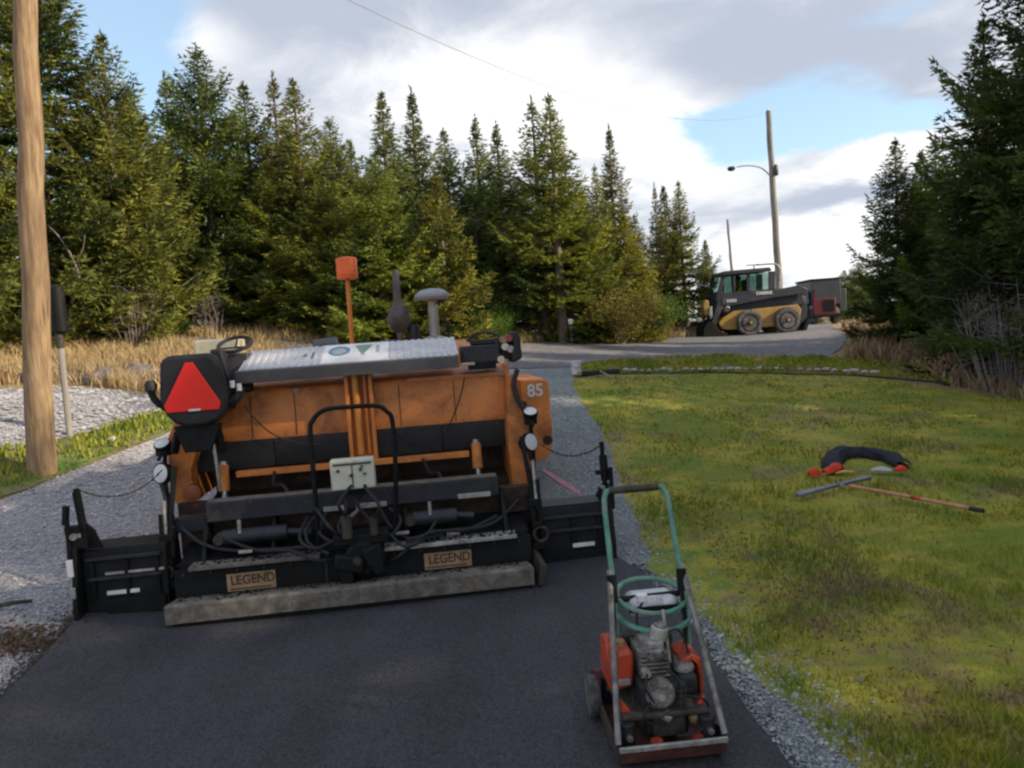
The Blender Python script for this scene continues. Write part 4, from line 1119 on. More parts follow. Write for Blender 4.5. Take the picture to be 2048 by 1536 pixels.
# --- tractor rear, orange
up = MB().prism([(1.20, 1.015), (1.20, 1.37), (1.215, 1.40), (1.55, 1.46), (1.60, 1.46), (1.60, 1.0)], -1.19, 1.205, 'x').build('rear_panel', ORANGE, pv, .008)
MB().prism([(1.185, 1.375), (1.185, 1.405), (1.26, 1.418), (1.26, 1.385)], .42, 1.19, 'x').build('panel_lip', paint('highlight_orange', (.60, .25, .11), .5, 0, .1, 9, (.3, .14, .08), .3, 8), up, .004)  # paler paint stands in for the highlight along the panel's top edge
for x in (-.78, -.45, .35, .78):
    MB().box(x, x + .006, 1.196, 1.1995, 1.04, 1.36).build('seam', BROWN, up)
MB().cyl((-.42, 1.17, 1.375), (-.42, 1.2, 1.375), .022, n=12).build('lug', PALE, up)
for x in (-1.05, -.85, -.6, -.35, .3, .5, .72, .94, 1.1):
    MB().cyl((x, 1.137, 1.008), (x, 1.15, 1.008), .010, n=8).build('bolt', GREASE, up)
fl = MB()
for k, (x0, x1) in enumerate(((-1.19, -.62), (-.615, -.05), (.16, .66), (.665, 1.175))):
    MB().prism([(1.15, 1.03), (1.14, .92), (1.155 + .01 * (k % 2), .815), (1.17 + .01 * (k % 2), .815), (1.165, 1.03)], x0, x1, 'x').build('rubber_flap', RUBBER, pv, .003)
cc_ = MB().box(-.05, -.02, 1.07, 1.2, .80, 1.50).box(.13, .16, 1.07, 1.2, .80, 1.50).box(-.05, .16, 1.15, 1.19, .80, 1.50).build('centre_column', ORANGE, pv, .004)
MB().cyl((.035, 1.09, .86), (.03, 1.09, 1.48), .026, n=14).build('rod', paint('bright_orange', (.66, .25, .05), .4, 0, .1, 8), cc_)
MB().cyl((.10, 1.10, .86), (.10, 1.10, 1.48), .012, n=8).build('pipe', ORANGE, cc_)
MB().box(-.90, .86, 1.06, 1.12, .765, .812).build('cross_bar', ORANGE, pv, .006)
MB().prism([(1.2, .48), (1.55, .44), (1.6, .98), (1.5, .98), (1.45, .6), (1.2, .55)], -1.15, 1.17, 'x').build('conveyor_tunnel', BROWN, pv)
aug = MB().cyl((-1.2, 1.0, .33), (1.2, 1.0, .33), .04, n=12)
for s_ in (-1, 1):
    for i in range(60):
        a0, a1 = i * .42, (i + 1) * .42; x0, x1 = s_ * (.06 + i * .018), s_ * (.06 + (i + 1) * .018)
        k = len(aug.v)
        aug.v += [(x0, 1 + .04 * math.cos(a0), .33 + .04 * math.sin(a0)), (x0, 1 + .16 * math.cos(a0), .33 + .16 * math.sin(a0)), (x1, 1 + .16 * math.cos(a1), .33 + .16 * math.sin(a1)), (x1, 1 + .04 * math.cos(a1), .33 + .04 * math.sin(a1))]
        aug.f.append((k, k + 1, k + 2, k + 3))
aug.build('auger', BROWN, pv)
for x in (-.98, .915):
    nb = MB().cyl((x, 1.02, .68), (x, 1.05, .87), .038, n=14).build('tow_point_cylinder', ORANGE, pv, .004)
    MB().cyl((x, 1.01, .60), (x, 1.02, .68), .022, n=10).build('rod', CHROME, nb)
    MB().cyl((x, 1.05, .87), (x, 1.05, .90), .03, .02, n=10).build('cap', PALE, nb)
# side walls
sl = MB().prism([(-1.33, .62), (-1.36, .80), (-1.345, 1.10), (-1.28, 1.24), (-1.14, 1.26), (-1.14, 1.02), (-1.20, .86), (-1.19, .62)], 1.0, 1.7).build('side_wall', ORANGE, pv, .008)
MB().lathe((-1.19, .93, .70), [(.02, -.01), (.065, 0), (.068, .05), (.05, .1)], 18, 'y').build('reflector_lamp', paint('amber_lens', (.26, .07, .018), .4, 0, .2, 20, (.08, .04, .02), .5, 14), sl)
MB().box(-1.30, -1.10, .94, 1.0, .50, .63).build('lower_bracket', BROWN, sl, .004)
MB().prism([(1.17, .50), (1.16, .95), (1.19, 1.38), (1.245, 1.38), (1.275, 1.15), (1.335, .95), (1.335, .50)], .98, 1.7).build('side_wall', ORANGE, pv, .008)
MB().box(-1.2, 1.2, 1.7, 3.3, .35, 1.05).build('tractor_frame', ORANGE, pv, .01)
hood = MB().prism([(1.75, 1.40), (1.80, 1.60), (2.2, 1.675), (3.3, 1.675), (3.4, 1.40)], -.95, 1.0, 'x').build('engine_hood', ORANGE, pv, .02)
MB().box(-1.3, -.98, 1.75, 3.3, 1.05, 1.48).build('side_tank', ORANGE, pv, .015)
MB().box(1.02, 1.3, 1.75, 3.3, 1.05, 1.45).build('side_tank', ORANGE, pv, .015)
for s_ in (-1, 1):
    for k in range(6):
        MB().box(s_ * .99 - .006, s_ * .99 + .006 + .02, 2.1 + k * .16, 2.2 + k * .16, 1.45, 1.6).build('vent', BLACKP, hood) if s_ > 0 else None
    tr = MB().prism([(1.55, .12), (1.75, .03), (3.55, .03), (3.75, .12), (3.82, .30), (3.7, .50), (3.5, .56), (1.8, .56), (1.6, .50), (1.5, .3)], s_ * .95 - .17, s_ * .95 + .17, 'x').build('crawler_track', RUBBER, pv, .02)
    for k in range(5):
        MB().cyl((s_ * 1.125, 1.78 + k * .43, .26), (s_ * 1.15, 1.78 + k * .43, .26), .13, n=18).build('road_wheel', GREASE, tr, .006)
# hopper with flared wings
hp = MB().prism([(-1.5, 1.18), (-1.46, 1.18), (-1.0, .45), (1.0, .45), (1.5, 1.14), (1.54, 1.14), (1.08, .38), (-1.08, .38)], 3.6, 5.0).build('hopper', ORANGE, pv)
MB().box(-1.3, 1.3, 3.5, 3.56, .4, 1.35).build('hopper_back_wall', ORANGE, pv, .006)
MB().box(-1.3, 1.3, 5.0, 5.12, .25, .45).build('push_bar', BLACKP, pv, .01)
for x in (-.6, .6): MB().cyl((x - .3, 5.2, .35), (x + .3, 5.2, .35), .08, n=14).build('push_roller', BLACKP, pv)
wg = MB().prism([(1.50, 1.235), (1.755, 1.225), (1.785, 1.20), (1.79, .70), (1.775, .52), (1.70, .42), (1.60, .42), (1.54, .60), (1.50, .66)], 2.6, 3.9).build('hopper_wing', ORANGE, pv, .012)
lettering('lettering', '85', .17, (1.645, 2.597, 1.12), WHITEP, wg, .001, .004, R(90), .95)
MB().lathe((1.735, 2.595, .62), [(.02, 0), (.05, 0), (.05, .01), (.02, .01)], 14, 'y').build('handle_recess', BROWN, wg)
MB().cyl((1.36, 2.0, 1.0), (1.55, 2.7, 1.0), .03, n=10).build('wing_arm', BLACKP, pv)
MB().box(1.3, 1.52, 2.4, 2.5, .5, .95).build('wing_bracket', BROWN, pv, .01)

# --- lamps at the corners
def work_lamp(c, r_, nm, lens_up=False, e=(0, 0, 0)):
    o = MB().lathe((0, 0, 0), [(.02, .09), (r_ * .7, .085), (r_, .03), (r_, 0), (r_ * .92, -.005)][::-1], 20, 'y').build(nm, BLACKP, pv)
    o.location = c; o.rotation_euler = e
    MB().lathe((0, 0, 0), [(.002, -.014), (r_ * .5, -.012), (r_ * .9, -.004)], 20, 'y').build('lens', GLASSW, o)
    MB().cyl((0, .05, -r_), (0, .05, -r_ - .06), .012, n=8).build('stalk', BLACKP, o)
    return o
work_lamp((1.335, .88, 1.10), .058, 'work_lamp', e=(R(-60), 0, 0))
MB().cyl((1.335, .90, 1.0), (1.335, .90, 1.08), .05, n=18).build('work_lamp_body', BLACKP, pv, .006)
work_lamp((1.32, .86, .87), .075, 'work_lamp', e=(R(-15), 0, R(38)))
work_lamp((-1.345, .88, 1.09), .060, 'work_lamp', e=(R(-55), 0, R(-10)))
MB().cyl((-1.345, .90, 1.0), (-1.345, .90, 1.07), .055, n=18).build('work_lamp_body', BLACKP, pv, .006)
work_lamp((-1.36, .84, .88), .078, 'work_lamp', e=(R(-10), 0, R(-30)))
MB().tube([(-1.33, .92, .5), (-1.36, .92, .8), (-1.34, .95, 1.1)], .016, 8, 4).build('lamp_bracket', BLACKP, pv)
MB().tube([(1.33, .94, .5), (1.345, .94, .8), (1.335, .95, 1.05)], .016, 8, 4).build('lamp_bracket', BLACKP, pv)
MB().tube([(1.27, .98, 1.42), (1.235, .96, 1.32), (1.245, .94, 1.22), (1.29, .92, 1.12), (1.33, .9, 1.08)], .020, 9, 5).build('hose', RUBBER, pv)
MB().tube([(1.30, .60, .78), (1.26, .55, .66), (1.28, .52, .5)], .014, 8, 5).build('hose', RUBBER, pv)
MB().tube([(-1.30, .64, .84), (-1.25, .55, .70), (-1.27, .5, .5)], .014, 8, 5).build('hose', RUBBER, pv)
MB().tube([(.31, 1.05, 1.0), (.42, 1.08, .91), (.56, 1.08, .895), (.70, 1.10, .99), (.82, 1.12, 1.22), (.87, 1.14, 1.38)], .006, 6, 6).build('cable', RUBBER, pv)
MB().tube([(-.80, 1.1, 1.30), (-.72, 1.1, 1.18), (-.60, 1.1, 1.06), (-.4, 1.08, .98), (-.25, 1.0, .97)], .006, 6, 6).build('cable', GREASE, pv)
MB().tube([(-.985, .8, 1.16), (-.965, .8, .98), (-.96, .82, .72)], .012, 8, 4).build('conduit', PALE, pv)

# --- operator seat with the triangle on its back
seat = MB().prism([(-1.175, 1.712), (-1.235, 1.70), (-1.262, 1.66), (-1.285, 1.42), (-1.255, 1.30), (-1.20, 1.235), (-1.12, 1.20), (-.98, 1.20), (-.905, 1.235), (-.85, 1.30), (-.825, 1.42), (-.86, 1.62), (-.885, 1.69), (-.94, 1.712)], .72, .82).build('seat_backrest', RUBBER, pv, .03)
tri = MB().prism([(-1.085, 1.655), (-1.035, 1.655), (-.872, 1.365), (-.885, 1.315), (-1.235, 1.315), (-1.250, 1.365)], .706, .718).build('warning_triangle', REDT, seat, .003)
MB().box(-1.09, -1.01, .7035, .7058, 1.316, 1.330).build('label', WHITEP, tri)
MB().box(-1.24, -.88, .82, 1.22, 1.27, 1.36).build('seat_cushion', RUBBER, pv, .03)
MB().tube([(-1.26, .84, 1.33), (-1.33, .80, 1.40), (-1.35, .78, 1.47)], .026, 9, 4).lathe((-1.345, .77, 1.46), [(.02, 0), (.04, .02), (.042, .06), (.025, .09)], 12).build('armrest', RUBBER, pv)
MB().tube([(-.85, .84, 1.33), (-.78, .82, 1.38), (-.75, .84, 1.45)], .028, 9, 4).build('armrest', RUBBER, pv)
for x, z in ((-.80, 1.475), (-.755, 1.45)): MB().cyl((x, .79, z - .02), (x, .79, z + .03), .017, n=10).build('lever_knob', WHITEP, pv)
MB().prism([(-1.22, 1.21), (-.90, 1.21), (-.98, 1.02), (-1.16, 1.02)], .76, .84).build('seat_bracket', BLACKP, pv, .006)
MB().cyl((-1.21, .82, 1.16), (-1.26, .86, 1.02), .03, n=10).cyl((-.94, .82, 1.18), (-.93, .86, 1.0), .03, n=10).build('seat_post', BLACKP, pv)
MB().obox((-1.09, 1.75, 1.755), (.34, .3, .13)).build('tool_box', CREAM, pv, .015)
MB().cyl((-.86, 1.72, 1.76), (-.86, 1.72, 1.83), .02, n=10).build('filler_cap', BROWN, pv)
# steering wheel and console
stw = MB().torus((-.875, 1.32, 1.765), .125, .015, (R(26), R(-4), 0)).build('steering_wheel', RUBBER, pv)
for a in (90, 210, 330):
    MB().cyl((-.875, 1.33, 1.74), (-.875 + .12 * math.cos(R(a)), 1.32 + .108 * math.sin(R(a)), 1.765 + .053 * math.sin(R(a))), .008, n=6).build('spoke', RUBBER, stw)
MB().prism([(-.93, 1.44), (-.80, 1.44), (-.77, 1.69), (-.93, 1.70)], 1.25, 1.42).build('steering_column', DGREY, pv, .01)
MB().prism([(-.905, 1.36), (-.83, 1.36), (-.91, 1.74), (-1.0, 1.735)], 1.02, 1.14).build('side_console', RUBBER, pv, .02)
MB().box(-.86, -.72, .98, 1.12, 1.40, 1.50).build('lower_console', BLACKP, pv, .015)
MB().prism([(-.80, 1.515), (-.69, 1.52), (-.71, 1.545), (-.80, 1.545)], .96, 1.06).build('console_plate', PALE, pv)
# --- slotted white console across the rear
tz = lambda y: 1.570 + (y - 1.0) * .27
con = MB().prism([(.985, 1.555), (1.0, 1.568), (1.50, tz(1.5) - .003), (1.50, 1.50), (1.02, 1.50)], -.80, .81, 'x').build('control_console', paint('grimy_white', (.56, .57, .60), .55, 0, .12, 6, (.34, .32, .30), .4, 7), pv, .003)
MB().prism([(.955, 1.470), (.960, 1.556), (.988, 1.568), (1.015, 1.480)], -.815, .825, 'x').build('console_edge', DGREY, con, .003)
for i in range(30):
    x = -.78 + i * .0545
    if -.22 < x < .30: continue
    MB().prism([(1.005, tz(1.005)), (1.005, tz(1.005) + .0045), (1.49, tz(1.49) + .0045), (1.49, tz(1.49))], x, x + .028, 'x').build('rib', ALU, con)
MB().prism([(1.005, tz(1.005)), (1.005, tz(1.005) + .004), (1.49, tz(1.49) + .004), (1.49, tz(1.49))], -.21, .30, 'x').build('label_plate', WHITEP, con)
el_ = [(-.085 + .085 * math.cos(t * .2618), 1.30 + .13 * math.sin(t * .2618)) for t in range(24)]
sk = math.atan(.27)
def decal(out, mat, nm):
    mb = MB(); mb.v = [(x, y, tz(y) + .0055) for x, y in out]; mb.f = [tuple(range(len(out)))]; return mb.build(nm, mat, con, smooth=False)
decal(el_, STICK_B, 'oval_decal')
decal([(-.085 + .055 * math.cos(t * .2618), 1.29 + .07 * math.sin(t * .2618)) for t in range(24)], paint('pale_blue_decal', (.35, .45, .52), .5), 'oval_decal').location.z = .0012
decal([(.03, 1.43), (.17, 1.43), (.10, 1.14)], STICK_G, 'triangle_decal')
decal([(.20, 1.2), (.225, 1.2), (.225, 1.4), (.20, 1.4)], paint('khaki_decal', (.35, .34, .28), .5), 'small_decal')
decal([(-.29, 1.15), (-.275, 1.15), (-.275, 1.32), (-.29, 1.32)], DGREY, 'small_decal')
decal([(-.36, 1.22), (-.325, 1.22), (-.34, 1.3)], DGREY, 'small_decal')
# --- right hand operator box, second seat, gauges
rb = MB().box(.86, 1.16, 1.08, 1.40, 1.475, 1.625).build('engine_control_box', NAVYP, pv, .012)
MB().box(.90, 1.12, 1.06, 1.075, 1.44, 1.50).build('lower_flange', BLACKP, rb, .004)
MB().box(.95, 1.15, 1.15, 1.38, 1.627, 1.67).build('seat_cushion', RUBBER, rb, .012)
MB().tube([(.92, 1.3, 1.66), (.98, 1.3, 1.715), (1.10, 1.3, 1.72), (1.18, 1.3, 1.69), (1.24, 1.3, 1.66)], .012, 7, 4).build('grab_rail', GREASE, rb)
for x, z, c_m in ((1.19, 1.655, TANP), (1.235, 1.665, paint('red_gauge', (.28, .05, .06), .5)), (1.20, 1.60, CREAM2), (1.16, 1.505, CREAM), (1.24, 1.58, PALE)):
    MB().cyl((x, 1.06, z), (x, 1.12, z), .028, n=14).build('gauge', c_m, rb)
MB().box(1.13, 1.27, 1.12, 1.2, 1.50, 1.68).build('gauge_panel', BROWN, rb, .01)
MB().prism([(1.245, 1.47), (1.325, 1.50), (1.32, 1.66), (1.30, 1.715), (1.27, 1.715), (1.265, 1.60), (1.245, 1.55)], 1.05, 1.35).build('side_seat_backrest', RUBBER, pv, .015)
MB().box(.84, .95, 1.02, 1.05, 1.478, 1.50).build('step_plate', PALE, pv, .004)
# --- items on the hood
mk2 = MB().cyl((-.055, 2.2, 1.66), (-.045, 2.2, 2.30), .020, n=12).build('marker_pole', paint('orange_pole_paint', (.62, .20, .03), .45, 0, .1, 9, (.25, .2, .12), .25, 9), pv)
ml = MB().lathe((-.045, 2.2, 2.285), [(.05, 0), (.092, .006), (.095, .02), (.092, .03), (.096, .04), (.092, .05), (.096, .10), (.092, .11), (.096, .17), (.09, .19), (.04, .2)], 26).build('marker_drum', ORANGE_B, mk2)
MB().cyl((-.055, 2.2, 1.655), (-.055, 2.2, 1.70), .05, .035, n=14).build('foot', ORANGE, mk2)
exs = MB().lathe((.375, 2.6, 1.66), [(.02, 0), (.03, .05), (.035, .12), (.09, .17), (.112, .25), (.100, .33), (.05, .39), (.036, .45), (.033, .70), (.028, .72)], 20).build('exhaust_stack', paint('heat_stained_steel', (.09, .085, .095), .55, .5, .3, 9, (.2, .17, .14), .4, 8), pv)
MB().cyl((.50, 2.66, 1.66), (.50, 2.66, 1.85), .06, n=14).build('filter_housing', NAVYP, pv, .01)
MB().box(.18, .34, 2.5, 2.7, 1.66, 1.72).build('engine_cover_hump', paint('purple_plastic', (.07, .05, .13), .5), pv, .015)
ai = MB().lathe((.705, 2.6, 1.66), [(.11, 0), (.11, .05), (.05, .07), (.046, .40), (.07, .43)], 22).build('air_intake_pipe', paint('galvanised_pipe', (.34, .33, .31), .5, .4, .15, 9), pv)
MB().lathe((.705, 2.6, 2.07), [(.05, 0), (.16, .012), (.172, .035), (.165, .06), (.11, .10), (.03, .115)], 26).build('rain_cap', paint('grey_intake_plastic', (.25, .26, .30), .5), ai)
MB().cyl((-.55, 3.45, 1.70), (-.30, 3.45, 1.72), .075, n=16).build('rolled_tarp', paint('blue_grey_tarp', (.05, .06, .09), .7), pv, .01)
MB().box(-.7, -.1, 3.35, 3.55, 1.35, 1.64).build('hood_nose', ORANGE, pv, .01)
MB().prism([(1.05, 0), (1.2, 0), (1.2, .02), (1.05, .02)], -.6, .5, 'x').build('track_shadow_plate', BROWN, pv).location.z = .2

for i in range(14):
    x = -1.1 + i * .17
    MB().cyl((x, .268, .285), (x, .280, .285), .009, n=6).build('bolt', GREASE, panel)
for i in range(9):
    x = -.9 + i * .225
    MB().cyl((x, .440, .69), (x, .452, .69), .010, n=6).build('bolt', GREASE, bm_)
for pts in ([(-.25, .4, .56), (-.3, .3, .50), (-.28, .22, .42), (-.15, .15, .36)], [(-.18, .44, .57), (-.22, .3, .47), (-.12, .18, .42)], [(.25, .42, .56), (.32, .28, .50), (.24, .2, .40)], [(.18, .44, .56), (.26, .34, .44), (.4, .3, .36), (.6, .3, .37)],
            [(-.05, .3, .72), (-.02, .24, .64), (-.08, .2, .52), (-.04, .15, .44)], [(.10, .3, .72), (.05, .22, .66), (.12, .2, .54), (.16, .15, .44)], [(-1.15, .5, .55), (-1.0, .4, .45), (-.8, .34, .40), (-.55, .3, .39), (-.3, .22, .40)],
            [(1.15, .5, .52), (1.0, .4, .42), (.85, .33, .39), (.6, .28, .40), (.35, .22, .38)], [(-.62, 1.1, .80), (-.6, .9, .72), (-.5, .7, .74), (-.45, .6, .70)], [(.5, 1.05, .78), (.55, .85, .70), (.6, .68, .73), (.62, .58, .70)]):
    MB().tube(pts, .012, 7, 6).build('hose', RUBBER, pv)
chn = MB()
for i in range(14):
    z0, z1 = .33 - i * .0135, .33 - (i + 1) * .0135
    chn.tube([(-.185, .245 - i * .003, z0), (-.185 + (.005 if i % 2 else -.005), .243 - i * .003, (z0 + z1) / 2), (-.185, .242 - i * .003, z1)], .0042, 5)
chn.build('short_chain', GREASE, pv)
# crumbs of hot mix caked on the screed
n = 1500
cx = rng.uniform(-1.14, 1.15, n); lv = rng.integers(0, 3, n)
cy_ = np.where(lv == 0, rng.beta(2, 1.2, n) * .27 + .01, np.where(lv == 1, rng.uniform(.36, .6, n), rng.uniform(.22, .35, n)))
czz = np.where(lv == 0, .175 - cy_ * .14, np.where(lv == 1, .34 + (cy_ - .33) * .27, np.where(np.abs(cx) > .22, .346, .32)))
ss = rng.lognormal(-5.0, .45, n)
base = np.array([(1, 0, 0), (0, 1, .1), (-1, 0, 0), (0, -1, .1), (0, 0, .9)])
V = np.stack([np.c_[cx + b[0] * ss, cy_ + b[1] * ss, czz + b[2] * ss] for b in base], 1).reshape(-1, 3)
F = (np.arange(n)[:, None, None] * 5 + np.array([(0, 1, 4), (1, 2, 4), (2, 3, 4), (3, 0, 4)])[None]).reshape(-1, 3)
tag(mesh_np('caked_mix', V, F, None, BLACKP, pv), None, None, None, 'stuff')
# loose crumbs along both edges of the new mat
n = 5000
ey = rng.uniform(2.2, 5.3, n); sd = rng.random(n) < .5
exl = np.interp(ey, [2.2, 3.75, 4.22, 4.85, 5.3], [-2.66, -2.68, -2.76, -2.9, -2.9]) - rng.exponential(.04, n) - .03
exr = np.interp(ey, [2.2, 2.7, 3.6, 4.3, 5.0, 5.3], [.95, .92, .88, .86, .80, .7]) + rng.exponential(.04, n) + .03
ex_ = np.where(sd, exl, exr); ss = rng.lognormal(-5.2, .4, n); ez = H(ex_, ey) + .012
V = np.stack([np.c_[ex_ + b[0] * ss, ey + b[1] * ss, ez + b[2] * ss] for b in base], 1).reshape(-1, 3)
F = (np.arange(n)[:, None, None] * 5 + np.array([(0, 1, 4), (1, 2, 4), (2, 3, 4), (3, 0, 4)])[None]).reshape(-1, 3)
tag(mesh_np('asphalt_crumbs', V, F, None, ASPH), 'loose black asphalt crumbs strewn along the edges of the fresh mat', 'crumbs', None, 'stuff')

# ------------------------------------------------------------------ plate compactor
pc = empty('plate_compactor', (.508, 2.80, .042), R(4))
tag(pc, 'red plate compactor with green tube handle standing on the fresh asphalt', 'compactor')
plate = MB().prism([(-.03, .085), (0, .015), (.05, 0), (.50, 0), (.57, .05), (.60, .12), (.585, .12), (.555, .06), (.49, .018), (.05, .018), (.012, .03), (-.015, .09)], -.205, .205, 'x').build('base_plate', paint('rusty_red_plate', (.15, .045, .035), .6, .2, .4, 16, (.035, .03, .025), .75, 9, .4, 80), pc, .003)
MB().box(-.207, .207, -.034, -.020, .074, .094).build('plate_lip', PALE, plate, .003)
for s_ in (-1, 1):
    MB().prism([(.0, .02), (.0, .11), (.10, .085), (.48, .085), (.56, .11), (.56, .03)], s_ * .205 - .006, s_ * .205 + .006, 'x').build('side_rail', GREASE, plate, .002)
MB().box(-.13, .13, .30, .50, .02, .14).build('exciter_housing', GREASE, pc, .02)
MB().box(-.17, .17, .06, .50, .145, .165).build('engine_bed', GREASE, pc, .005)
for x, y in ((-.155, .06), (.155, .05), (-.15, .48), (.15, .48)):
    m_ = MB().cyl((x, y, .03), (x, y, .145), .030, n=14).build('shock_mount', RUBBER, pc, .006)
    MB().cyl((x, y - .03, .10), (x, y - .045, .10), .013, n=8).build('bolt', CHROME, m_)
MB().prism([(-.165, .10), (-.115, .10), (-.125, .16), (-.165, .21)], .10, .13).build('side_bracket', CRED, pc, .005)
MB().prism([(.165, .10), (.12, .10), (.13, .16), (.165, .20)], .10, .13).build('side_bracket', CRED, pc, .005)
MB().cyl((-.05, .035, .055), (-.05, .035, .075), .024, n=12).build('drain_plug', CRED, pc)
MB().cyl((.11, .04, .05), (.11, .04, .075), .022, n=12).build('drain_plug', CRED, pc)
# engine
eng = MB().box(-.085, .10, .10, .36, .05, .26).build('engine_block', RUBBER, pc, .015)
MB().lathe((-.01, .095, .22), [(.02, -.02), (.045, -.016), (.05, -.004), (.058, 0), (.060, .03)], 22, 'y').build('starter_cover', ENG, eng)
for k in range(8):
    a = k * .785 + .2
    MB().obox((-.01 + .036 * math.cos(a), .081, .22 + .036 * math.sin(a)), (.017, .004, .005), (0, -a, 0)).build('cooling_slot', BLACKP, eng)
MB().cyl((-.01, .07, .22), (-.01, .082, .22), .014, n=12).build('starter_hub', PALE, eng)
for k in range(6):
    MB().box(-.068, .048, .15, .34, .265 + k * .017, .272 + k * .017).build('cooling_fin', ENG, eng, .0015)
MB().box(-.052, .035, .17, .33, .26, .40).build('cylinder_head', ENG, eng, .01)
MB().box(-.045, .03, .145, .17, .335, .375).build('valve_cover', ENG, eng, .008)
for bx_, bz_ in ((-.036, .343), (.021, .343), (-.036, .367), (.021, .367)):
    MB().cyl((bx_, .138, bz_), (bx_, .146, bz_), .005, n=6).build('bolt', GREASE, eng)
MB().cyl((.025, .22, .39), (.035, .22, .44), .036, n=18).build('filler_neck', PALE, eng, .004)
MB().cyl((.035, .22, .435), (.037, .22, .455), .026, n=14).build('filler_cap', ENG, eng, .003)
MB().cyl((-.055, .11, .30), (-.055, .145, .30), .017, n=12).build('spark_plug_cap', PALE, eng)
MB().box(-.05, .08, .085, .10, .055, .15).build('sump_cover', GREASE, eng, .006)
for k in range(4): MB().box(.055, .095, .088, .098, .16 + k * .022, .168 + k * .022).build('grille_bar', GREASE, eng)
tank = MB().prism([(-.165, .20), (-.165, .32), (-.15, .355), (-.10, .362), (-.082, .34), (-.09, .21)], .20, .36).build('fuel_tank', CRED, pc, .016)
MB().cyl((-.125, .27, .355), (-.125, .27, .378), .020, n=12).build('filler_cap', paint('brass_cap', (.30, .19, .08), .6, 0, .2, 30), tank)
MB().box(-.155, -.105, .192, .199, .225, .25).build('label', PALE, tank, .002)
MB().prism([(.10, .31), (.15, .33), (.185, .305), (.190, .20), (.178, .13), (.168, .13), (.174, .20), (.168, .285), (.148, .305), (.10, .295)], .18, .34).build('fan_shroud', CRED, pc, .007)
mf = MB().box(.070, .150, .12, .24, .19, .275).build('air_cleaner', RUBBER, pc, .018)
MB().lathe((.11, .18, .275), [(.040, 0), (.042, .012), (.036, .024), (.012, .03)], 16).build('air_cleaner_cap', ENG, mf)
MB().cyl((.09, .12, .19), (.115, .09, .14), .024, .018, n=14).build('carburettor', GREASE, pc, .004)
MB().cyl((-.005, .085, .15), (.02, .075, .13), .026, .02, n=14).build('oil_cap', ENG, pc, .004)
MB().lathe((.11, .075, .12), [(.008, -.016), (.02, 0), (.02, .014), (.008, .022)], 12).build('brass_fitting', paint('dull_brass', (.25, .20, .10), .5, .4), pc)
for pts in ([(.08, .1, .2), (.12, .05, .22), (.165, .07, .18), (.175, .12, .1)], [(-.03, .12, .2), (-.08, .06, .18), (-.1, .06, .12)], [(.03, .14, .30), (.07, .10, .26), (.06, .07, .18)], [(.05, .2, .42), (.10, .2, .43), (.13, .2, .37), (.14, .2, .31)],
            [(-.055, .11, .30), (-.07, .08, .26), (-.04, .08, .20)], [(-.1, .2, .2), (-.11, .1, .17), (-.07, .07, .13), (0, .07, .11)], [(.13, .1, .16), (.15, .05, .12), (.1, .03, .09), (.03, .04, .08)]):
    MB().tube(pts, .0048, 6, 5).build('hose', RUBBER, pc)
# belt guard and rear parts
MB().prism([(.30, .14), (.48, .14), (.52, .22), (.46, .34), (.36, .36), (.30, .28)], -.17, -.12, 'x').build('belt_guard', CRED, pc, .01)
MB().box(-.12, .13, .38, .50, .17, .34).build('rear_housing', RUBBER, pc, .02)
# transport wheel
for x in (-.225,):
    w_ = MB().lathe((x, .42, .085), [(.045, -.022), (.078, -.022), (.085, -.012), (.085, .012), (.078, .022), (.045, .022)], 22, 'x').build('transport_wheel', TYRE, pc)
    MB().lathe((x, .42, .085), [(.01, -.02), (.045, -.02), (.045, .02), (.01, .02)], 14, 'x').build('rim', GREASE, w_)
# handle: dark lower tubes, green upper hoop
lo = lambda t, s_: (s_ * (.205 - .045 * t) + .035 * t, .0 + .40 * t, .09 + .50 * t)
for s_ in (-1, 1):
    MB().tube([lo(0, s_), lo(.5, s_), lo(1.06, s_)], .0125, 10).build('lower_handle_tube', paint('scuffed_grey_steel', (.22, .21, .205), .5, .4, .2, 20, (.06, .06, .055), .5, 12), pc)
    MB().tube([(s_ * .148 + .03, .40, .555), (s_ * .15 + .02, .33, .42), (s_ * .155, .30, .30), (s_ * .14, .30, .17)], .010, 8).build('inner_frame_tube', BLACKP, pc)
    MB().cyl((s_ * .150 + .033, .39, .52), (s_ * .150 + .033, .40, .61), .021, n=12).build('hinge_sleeve', BLACKP, pc)
hh = MB().tube([(s_ * a + .036, b, c) for s_, q in ((-1, 0), (1, 1)) for a, b, c in ([(.147, .40, .56), (.145, .46, .72), (.142, .52, .88), (.131, .545, .92), (.102, .555, .937)] if q == 0 else [(.102, .555, .937), (.131, .545, .92), (.142, .52, .88), (.145, .46, .72), (.147, .40, .56)])], .0125, 10, 4).build('upper_handle', TEAL, pc)
MB().cyl((-.11 + .035, .555, .937), (.11 + .035, .555, .937), .0165, n=12).build('grip', GREASE, hh)
MB().cyl((-.125, .40, .50), (.18, .40, .505), .013, n=10).build('cross_tube', BLACKP, pc)
